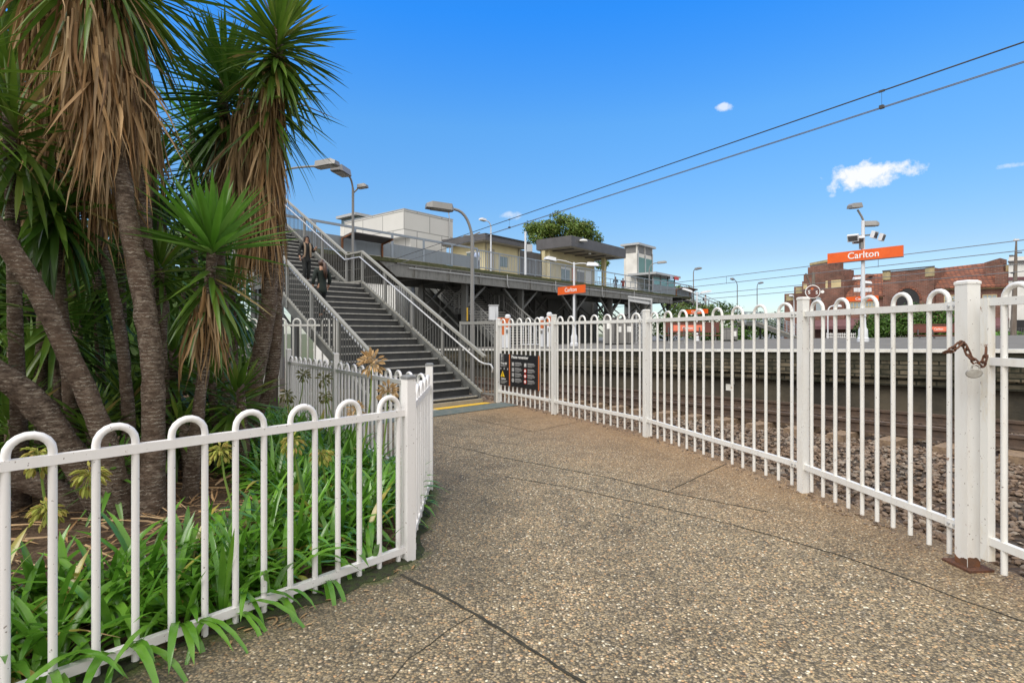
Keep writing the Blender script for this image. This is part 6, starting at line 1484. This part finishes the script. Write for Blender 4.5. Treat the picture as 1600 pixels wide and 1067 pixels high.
    for s in (1, -1):
        c = ft[s]; sec = lambda y, w, z1: [V((c.x-w, c.y+y, c.z-.045)), V((c.x+w, c.y+y, c.z-.045)), V((c.x+w*.8, c.y+y, c.z+z1)), V((c.x-w*.8, c.y+y, c.z+z1))]
        R_ = [sec(-.09, .036, .03), sec(-.02, .04, .05), sec(.09, .046, .015), sec(.17, .03, -.012)]; b = len(sm.v); sm.v += [T @ p for r in R_ for p in r]
        sm.f += [(b+3, b+2, b+1, b), (b+12, b+13, b+14, b+15)]+[(b+4*i+j, b+4*i+(j+1) % 4, b+4*i+4+(j+1) % 4, b+4*i+4+j) for i in range(3) for j in range(4)]
    sm.obj('shoes', shoes, g, sharp=None)
    # hair: a cap that leaves the face free, with a fall down the back and sides
    hb = MB(); nu, nv_ = 18, 9; rings = []
    for j in range(nv_+1):
        ph = math.pi*.5-(j/nv_)*math.pi*.80; ring = []
        for i in range(nu):
            th = 2*math.pi*i/nu; fr_ = math.sin(th)
            p_ = ph if fr_ < .35 else max(ph, .42+.1*(1-fr_))
            ring.append(V((.088*math.cos(p_)*math.cos(th), .02+.108*math.cos(p_)*fr_, hz+.022+.108*math.sin(p_))))
        rings.append(ring)
    b = 0; hb.v = [T @ p for r in rings for p in r]; hb.f = [(j*nu+i, j*nu+(i+1) % nu, (j+1)*nu+(i+1) % nu, (j+1)*nu+i) for j in range(nv_) for i in range(nu)]
    if hairlen:
        if tail: hb.tube([T @ V(p) for p in ((0, -.09, hz+.03), (.02, -.15, hz-.02), (.03, -.16, hz-hairlen*.5), (.05, -.15, hz-hairlen))], [.035*k, .055*k, .06*k, .025*k], 8)
        else:
            for s in (1, -1): hb.tube([T @ V(p) for p in ((s*.05, -.03, hz+.07), (s*.088, .0, hz-.03), (s*.10, .03, hz-hairlen*.6), (s*.095, .07, hz-hairlen))], [.04*k, .042*k, .045*k, .02*k], 7)
            hb.tube([T @ V(p) for p in ((0, -.06, hz+.03), (0, -.10, hz-.10), (0, -.11, hz-hairlen*.9))], [.07*k, .085*k, .05*k], 8)
    hb.obj('hair', hair, g, sharp=None)
    if strap:
        for s in (1, -1): MB().tube([T @ V(p) for p in ((s*.10, -.06, 1.43), (s*.105, .06, 1.43), (s*.10, .135, 1.30), (s*.10, .13, 1.10), (s*.12, .11, .92))], [.03*k, .034*k, .034*k, .034*k, .03*k], 6).obj('vest_edge', strap, g)
    if bag:
        mb = MB().box(T @ V((0, -.20, 1.20)), (.30*k, .17*k, .42*k), (rot.to_3x3() @ V((1, 0, 0)), rot.to_3x3() @ V((0, 1, 0)), UP)); o = mb.obj('backpack', bag, g)
    return g
fa = lambda v: math.atan2(v[1], v[0])-math.pi/2
w1 = Sp(6.02, 1.12, Z1+.004)
person('woman with long dark hair walking down the stairs in black with a tan open vest', w1, fa((.70, -.71)), 1.31, 'cloth_black', 'cloth_black', 'hair_dark', hairlen=.24, stride=.05, armR=(.05, .06), armL=(.75, .03), strap='cloth_tan', fingers=True)
w2 = Sp(3.21, 2.02, 12*RISE+.004)
person('woman in loose dark clothes climbing the stairs with a long ponytail down her back', w2, fa((-.70, .71)), 1.36, 'cloth_green_black', 'cloth_black', 'hair_brown', hairlen=.46, stride=.12, stepup=.12, tail=True, armR=(.15, .04), armL=(.1, .05), fingers=True)
person('man in a pale blue shirt standing on the bridge beside the yellow building', Bp(1.35, .75, ZD-.009), fa((.6, .75)), 1.34, 'cloth_blue_shirt', 'cloth_grey', 'hair_dark', stride=.03)
person('person in dark clothes on the bridge under the right lift tower', Bp(20.9, 2.3, ZD-.009), fa((-.3, -1)), 1.36, 'cloth_black', 'cloth_grey', 'hair_dark', stride=.06)
person('person in a reddish top on the bridge under the right lift tower', Bp(21.9, 2.1, ZD-.009), fa((-.4, -1)), 1.3, 'cloth_red', 'cloth_grey', 'hair_brown', stride=.05)
q = fs0+fsa*2.06+BU*1.0
person('distant person with a dark backpack walking down the far staircase', V((q.x, q.y, ZD-2.6*7/16+.004)), fa(fsa), 1.42, 'cloth_white', 'cloth_grey', 'hair_dark', stride=.10, bag='cloth_black')
